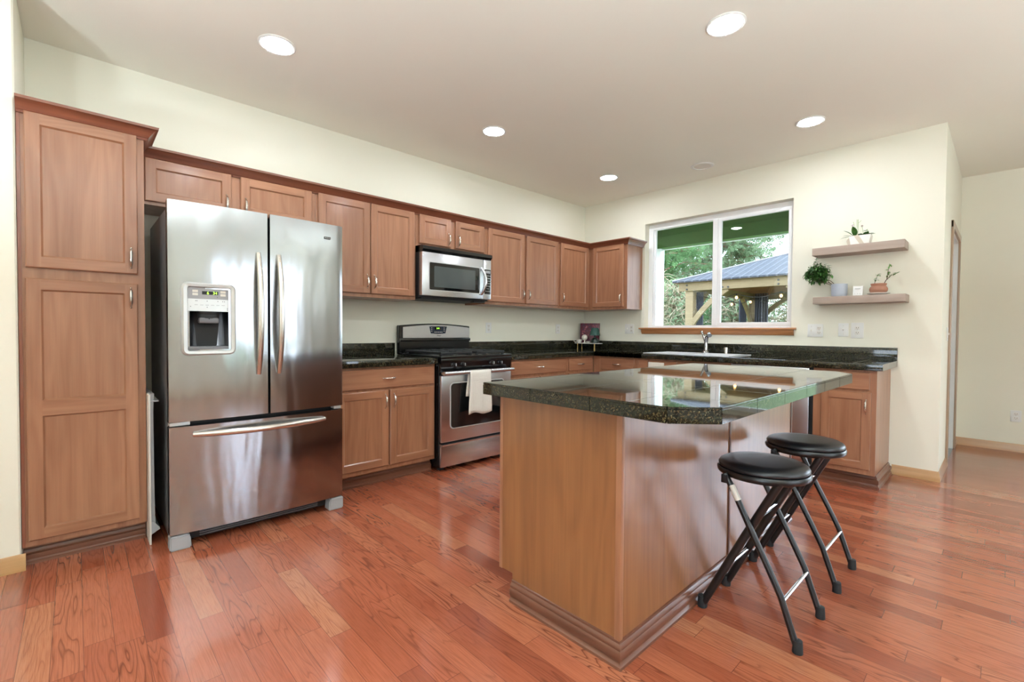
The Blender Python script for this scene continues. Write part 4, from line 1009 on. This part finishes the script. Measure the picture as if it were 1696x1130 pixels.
cB = (.17, -.10, zr+.003)
leanbox(MB(), 0, .235, 0, .018, 0, .242, .16, .45, cB).build('pages', 'ceramic_white', bk, smooth=0)
leanbox(MB(), 0, .245, 0, .0026, 0, .246, .16, .45, (cB[0]+.0045, cB[1]-.0095, cB[2]-.001)).build('cover', 'cover', bk, smooth=0)
gl_ = thing('globe_ornament', 'white round ornament on a small foot, in front of the red book', 'ornament', (.185, -.22, zr))
MB().lathe((.185, -.22, zr), [(.020, 0), (.020, .004), (.007, .010), (.006, .030), (.012, .034)], 16).build('foot', 'ceramic_white', gl_)
MB().sphere((.185, -.22, zr+.068), .036).build('globe', plain('cream_globe', '#d8d1c2', .6), gl_)
cp = thing('teacup', 'small white cup at the left end of the corner tray stand', 'cup', (.105, -.225, zr))
MB().lathe((.105, -.225, zr), [(.018, 0), (.022, .004), (.036, .030), (.040, .042), (.037, .042), (.030, .012), (0, .008)], 24).build('bowl', 'ceramic_white', cp)
MB().tube([(.075, -.247, zr+.036), (.058, -.262, zr+.036), (.052, -.266, zr+.022), (.062, -.255, zr+.010), (.080, -.242, zr+.012)], .0035, 8).build('handle', 'ceramic_white', cp)
lp = thing('small_lamp', 'little table lamp with a dark green pleated shade on the corner tray stand', 'lamp', (.325, -.20, zr))
MB().lathe((.325, -.20, zr), [(.040, 0), (.050, .010), (.050, .034), (.036, .056), (.012, .066), (.008, .090), (.006, .11)], 24).build('base', 'green_glass', lp)
b = bmesh.new(); mb = MB(); n_ = 48; r1_, r2_ = [], []
for i in range(n_):
    a = 2*PI*i/n_; k_ = 1+.03*(i % 2); r1_.append(b.verts.new((.325+.062*k_*math.cos(a), -.20+.062*k_*math.sin(a), zr+.095))); r2_.append(b.verts.new((.325+.040*k_*math.cos(a), -.20+.040*k_*math.sin(a), zr+.185)))
for i in range(n_): b.faces.new((r1_[i], r1_[(i+1) % n_], r2_[(i+1) % n_], r2_[i]))
b.faces.new(r2_); mb._merge(b, None); mb.build('lamp_shade', 'green_shade', lp, smooth=0)
sd_ = thing('stacked_dishes', 'small stack of white dishes beside the lamp foot on the tray stand', 'dish', (.245, -.225, zr))
mb = MB()
for k_ in range(3): mb.lathe((.245, -.225, zr+k_*.008), [(.016, 0), (.026, .006), (.028, .008), (.016, .004), (0, .004)], 20)
mb.build('dish', 'ceramic_white', sd_)

# ------------------------------------------------------------------ outside the window
G = -.35
struct(MB().box((-40, .151, G-.1), (2.2, 60, G)).box((-60, -40, G-.1), (XR+60, 60, G-.02)), 'trim_20', 'lawn')
# porch beam and post
pb = thing('porch_beam', 'green painted porch beam crossing the top of the window view', 'beam', (1.5, .95, 2.24))
MB().box((.498, .88, 2.245), (3.0, 1.0, 2.60)).box((.498, .872, 2.245), (3.0, .88, 2.262)).box((.498, .872, 2.398), (3.0, .88, 2.404)).build('fascia', 'green_siding', pb)
MB().box((.36, .16, 2.245), (.498, 1.0, 2.60)).build('side_beam', 'green_siding', pb)
MB().box((.36, .16, 2.60), (3.0, 1.15, 2.64)).build('soffit', 'green_siding', pb)
MB().box((.498, .995, 2.235), (3.0, 1.01, 2.28)).build('drip_edge', 'vinyl', pb)
tag(MB().box((.42, .885, G), (.572, .995, 2.244), .004).build('porch_post', 'vinyl', loc=(.5, .95, G)), 'white porch post at the left of the window view', 'post')
# gazebo
gz = thing('gazebo', 'cedar garden gazebo with ribbed grey metal hip roof', 'gazebo', (0, 8.1, G))
gx0, gx1, gy0, gy1 = -1.60, 1.60, 6.0, 10.3
for x, y in ((gx0, gy0), (gx1-.19, gy0), (gx0, gy1-.19), (gx1-.19, gy1-.19)):
    MB().box((x, y+.02, G), (x+.19, y+.21, 2.13), .006).build('post', 'cedar', gz)
for y in (gy0-.02, gy1+.0): MB().box((gx0-.15, y, 2.128), (gx1+.15, y+.05, 2.33), .004).build('beam', 'cedar', gz)
for x in (gx0+.0, gx1-.05): MB().box((x, gy0+.03, 2.128), (x+.05, gy1, 2.33), .004).build('beam', 'cedar', gz)
mb = MB()
for x, z_ in ((-1.546, 2.265), (-1.546, 2.165), (-.696, 2.17), (-.572, 2.165), (.46, 2.25), (.46, 2.165), (1.45, 2.25), (1.45, 2.165)): mb.lathe((x, gy0-.02, z_), [(.022, 0), (.022, -.012), (0, -.014)], 8, axis='y')
mb.build('bolt', 'black_matte', gz)
def brace(p0, p1, wy=.07, hz=.12):
    p0, p1 = Vector(p0), Vector(p1); N = 8; mb = MB(); b = bmesh.new(); rings = []
    d_ = (p1-p0); side = Vector((0, 1, 0)) if abs(d_.x) > abs(d_.y) else Vector((1, 0, 0)); nn = side.cross(d_).normalized()
    for i in range(N+1):
        u = i/N; c_ = p0+d_*u+nn*(.10*math.sin(PI*u))*(-1 if nn.z > 0 else 1)*-.6
        rings.append([b.verts.new(c_+side*a*wy/2+nn*q*hz/2) for a, q in ((-1, -1), (1, -1), (1, 1), (-1, 1))])
    for i in range(N):
        for q in range(4): b.faces.new((rings[i][q], rings[i][(q+1) % 4], rings[i+1][(q+1) % 4], rings[i+1][q]))
    b.faces.new(rings[0]); b.faces.new(rings[-1][::-1]); bmesh.ops.recalc_face_normals(b, faces=b.faces)
    mb._merge(b, None); mb.build('brace', 'cedar', gz)
brace((gx0+.17, gy0+.06, 1.35), (gx0+.98, gy0+.06, 2.14)); brace((gx1-.17, gy0+.06, 1.35), (gx1-.98, gy0+.06, 2.14))
brace((gx0+.17, gy1-.06, 1.35), (gx0+.98, gy1-.06, 2.14)); brace((gx1-.17, gy1-.06, 1.35), (gx1-.98, gy1-.06, 2.14))
brace((gx0+.09, gy0+.2, 1.35), (gx0+.09, gy0+1.0, 2.14)); brace((gx0+.09, gy1-.2, 1.35), (gx0+.09, gy1-1.0, 2.14))
# roof
t = NT('ribbed_metal_roof'); s_ = t.n('SeparateXYZ', i_0=t.n('TexCoord').outputs['Object'])
wx = t.math('ABSOLUTE', t.math('SUBTRACT', t.math('FRACT', t.math('MULTIPLY', s_.outputs[0], 5.5)), .5))
rib = t.ramp(wx, [(.0, 1.0), (.10, 1.0), (.18, 0.0)]); t.p(color=t.mix(rib, lin('#333438'), lin('#47484c')), rough=.7, spec=.15); t.bump(rib, .8, .03); M['roof'] = t.m
e0x, e1x, e0y, e1y, ez, pzz = gx0-.26, gx1+.26, gy0-.14, gy1+.14, 2.36, 3.10
A = [(e0x, e0y, ez), (e1x, e0y, ez), (e1x, e1y, ez), (e0x, e1y, ez)]; mid_ = (0, (gy0+gy1)/2)
P1, P2 = (mid_[0], mid_[1]-.02, pzz), (mid_[0], mid_[1]+.02, pzz)
mb = MB(); 
for q in ([A[0], A[1], P1], [A[1], A[2], P2, P1], [A[2], A[3], P2], [A[3], A[0], P1, P2]):
    mb.quad(q); mb.quad([(a, b_, c_-.035) for a, b_, c_ in q][::-1], 1)
for i in range(4):
    a, b_ = A[i], A[(i+1) % 4]; mb.quad([a, b_, (b_[0], b_[1], ez-.035), (a[0], a[1], ez-.035)])
mb.build('roof', ['roof', 'cedar_dark'], gz, smooth=0)
for a in A: MB().tube([(a[0], a[1], ez+.01), (mid_[0], mid_[1], pzz+.01)], .022, 8).build('ridge_cap', 'grey_metal', gz)
for k_ in range(5):
    x = gx0+.5+k_*.55; zz_ = ez-.06
    xa = mid_[0]+(x-mid_[0])*.1
    MB().tube([(x, gy0+.05, ez-.06), (xa, mid_[1]-.2, pzz-.14)], .045, 4).build('rafter', 'cedar_dark', gz)
    MB().tube([(x, gy1-.05, ez-.06), (xa, mid_[1]+.2, pzz-.14)], .045, 4).build('rafter', 'cedar_dark', gz)
def curtain(x0, x1, y, z0, z1, lb):
    mb = MB(); b = bmesh.new(); N = 30; r0_, r1_ = [], []
    for i in range(N+1):
        u = i/N; yy_ = y+.045*math.sin(u*2*PI*5); xx_ = x0+(x1-x0)*u
        r0_.append(b.verts.new((xx_, yy_, z0))); r1_.append(b.verts.new((xx_, yy_, z1)))
    for i in range(N): b.faces.new((r0_[i], r0_[i+1], r1_[i+1], r1_[i]))
    mb._merge(b, None); o = mb.build('outdoor_curtain', 'curtain', loc=((x0+x1)/2, y, z0)); s2 = o.modifiers.new('s', 'SOLIDIFY'); s2.thickness = .01
    tag(o, lb, 'curtain', 'charcoal curtains in the gazebo')
curtain(-1.53, -1.33, gy0+.42, G+.05, 2.12, 'charcoal curtain gathered behind the left front gazebo post')
curtain(-1.93+.10, -1.62, 10.0, G+.05, 2.30, 'charcoal curtain on the left of the rear gazebo post')
curtain(-1.38, -1.02, 10.0, G+.05, 2.30, 'charcoal curtain on the right of the rear gazebo post')
def bulbs(pts, lb):
    s2 = thing('string_light', lb, 'string light', pts[0], 'string lights in the gazebo')
    cab = []
    for i in range(len(pts)-1):
        a, b_ = Vector(pts[i]), Vector(pts[i+1])
        for q in range(8): u = q/8; c_ = a.lerp(b_, u); c_.z += .09-.10*math.sin(PI*u); cab.append(c_)
    e = Vector(pts[-1]); e.z += .09; cab.append(e)
    MB().tube(cab, .008, 6).build('cable', 'black_matte', s2)
    for p in pts[:-1] if len(pts) > 4 else pts:
        bb = MB().sphere(p, .030, sz=1.2, u=12, v=8).build('bulb', 'bulb', s2); MB().tube([(p[0], p[1], p[2]+.035), (p[0], p[1], p[2]+.085)], .016, 8).build('bulb_socket', 'black_matte', bb)
bulbs([(-1.456, 6.5, 1.954), (-.585, 6.5, 1.956), (.361, 6.5, 1.95), (1.30, 6.5, 1.96)], 'string of warm bulbs across the front of the gazebo')
bulbs([(-1.45, 7.4, 1.96), (-1.549, 8.7, 1.93), (-1.30, 9.4, 2.02), (-.2, 9.6, 2.0)], 'string of warm bulbs at the rear of the gazebo')

# trees: cedar sprays, twigs
def leafgreen(name, a, b_, c_):
    t = NT(name); n_ = t.noise(t.coords(), 2.2, 3, .6); n2_ = t.n('TexNoise', i_Scale=30.0, i_Vector=t.coords()).outputs['Fac']
    t.p(color=t.ramp(t.math('MULTIPLY_ADD', n2_, .4, t.math('MULTIPLY', n_, .6)), [(.36, a), (.5, b_), (.64, c_)]), rough=.75, spec=.2)
    tr_ = t.n('BsdfTranslucent', i_Color=lin(c_)); mx_ = t.n('MixShader', i_0=.3); t.set(mx_.inputs[1], t.b.outputs[0]); t.set(mx_.inputs[2], tr_.outputs[0]); t.t.links.new(mx_.outputs[0], t.out.inputs[0]); return t.m
M['cedar_leaf'] = leafgreen('cedar_foliage', '#274626', '#4a7040', '#7a9c68'); M['bark'] = plain('tree_bark', '#7b5a45', .9); M['pale_twig'] = plain('pale_bare_twig', '#97896f', .9)
M['cedar_leaf2'] = leafgreen('shrub_foliage', '#364e31', '#647d56', '#98ab88')
def tree(name, lb, cx, cy, hgt, rad, n_spray, seed, mat, n_br, brmat, zb=.0, drop=.5, leaf=.16):
    rnd = random.Random(seed); T = thing(name, lb, 'tree', (cx, cy, G))
    MB().tube([(cx, cy, G), (cx+.05, cy, G+hgt*.5), (cx, cy, G+hgt)], [.16, .10, .02], 8).build('trunk', 'bark', T)
    mb = MB(); vs, fs = [], []
    brs = []
    for k_ in range(n_br):
        z0 = G+zb+(hgt*.97-zb)*rnd.random(); a = rnd.uniform(0, 2*PI); R_ = rad*(1-.55*(z0-G)/hgt)*rnd.uniform(.7, 1.1)
        p0 = Vector((cx, cy, z0)); tip = Vector((cx+R_*math.cos(a), cy+R_*math.sin(a), z0+rnd.uniform(-.5, .35)*R_*drop)); mdl = (p0+tip)/2+Vector((0, 0, .12*R_))
        brs.append((p0, mdl, tip)); mb.tube([p0, mdl, tip], [.03, .018, .006], 5)
        for s2 in range(3):
            q = mdl.lerp(tip, rnd.random()); e = q+Vector((rnd.uniform(-1, 1), rnd.uniform(-1, 1), rnd.uniform(-.9, .6)))*.45; mb.tube([q, (q+e)/2+Vector((0, 0, .05)), e], [.010, .008, .004], 4)
    mb.build('branches', brmat, T)
    for k_ in range(n_spray):
        p0, mdl, tip = brs[rnd.randrange(len(brs))]; u = rnd.random()**.6
        c_ = (p0.lerp(mdl, u*2) if u < .5 else mdl.lerp(tip, u*2-1))+Vector((rnd.gauss(0, .16), rnd.gauss(0, .16), rnd.gauss(-.06, .14)))
        d_ = Vector((rnd.uniform(-1, 1), rnd.uniform(-1, 1), rnd.uniform(-1.1, .3))).normalized(); sd = d_.cross(Vector((rnd.uniform(-1, 1), rnd.uniform(-1, 1), rnd.uniform(-1, 1)))).normalized()
        L_ = leaf*rnd.uniform(.6, 1.3)
        # a feathered spray: centre plus side fingers
        for q in range(5):
            sgn = (-1 if q % 2 else 1); base = c_+d_*L_*q*.18; dirn = (d_+sd*sgn*(.9 if q < 4 else 0)).normalized(); l2 = L_*(.55-.06*q); w2 = L_*.10
            pr_ = dirn.cross(d_ if q < 4 else sd); nn = (dirn.cross(pr_)).normalized() if pr_.length > 1e-4 else sd
            i0 = len(vs); vs += [base-nn*w2*.5, base+dirn*l2*.5-nn*w2, base+dirn*l2, base+dirn*l2*.5+nn*w2]; fs.append((i0, i0+1, i0+2, i0+3))
    off = Vector((cx, cy, G)); me = bpy.data.meshes.new('foliage'); me.from_pydata([tuple(v_-off) for v_ in vs], [], fs); me.materials.append(M[mat])
    o = bpy.data.objects.new('foliage', me); C.objects.link(o); o.parent = T
    return T
tree('cedar_tree', 'drooping green cedar behind the gazebo roof, left half of the window', -5.7, 11.8, 7.6, 2.9, 23000, 1, 'cedar_leaf', 190, 'bark', leaf=.20)
tree('cedar_tree', 'pale green cedar above the gazebo roof in the right half of the window', -4.2, 15.3, 8.2, 3.0, 15000, 2, 'cedar_leaf2', 150, 'bark', zb=1.0, leaf=.22)
tree('cedar_tree', 'far dark green cedar filling the left of the window view behind the other cedar', -8.0, 17.6, 8.6, 3.4, 15000, 8, 'cedar_leaf', 150, 'bark', leaf=.24)
tree('bare_shrub', 'tangle of pale bare twigs and small leaves low behind the gazebo, at left', -3.7, 9.6, 3.1, 1.5, 5000, 3, 'cedar_leaf2', 330, 'pale_twig', drop=2.0, leaf=.11)
tree('bare_shrub', 'pale washed-out shrub low behind the right side of the gazebo', -1.0, 13.2, 3.6, 1.9, 5000, 4, 'cedar_leaf2', 240, 'pale_twig', drop=2.0, leaf=.12)
tree('bare_shrub', 'pale twiggy shrub low between the gazebo posts', -2.9, 12.4, 3.4, 1.6, 5000, 6, 'cedar_leaf2', 280, 'pale_twig', drop=2.0, leaf=.12)

for o in bpy.data.objects:
    if '_f' in o.keys(): del o['_f']
for o in bpy.data.objects:
    if o.parent is not None and 'category' in o.keys(): del o['category']
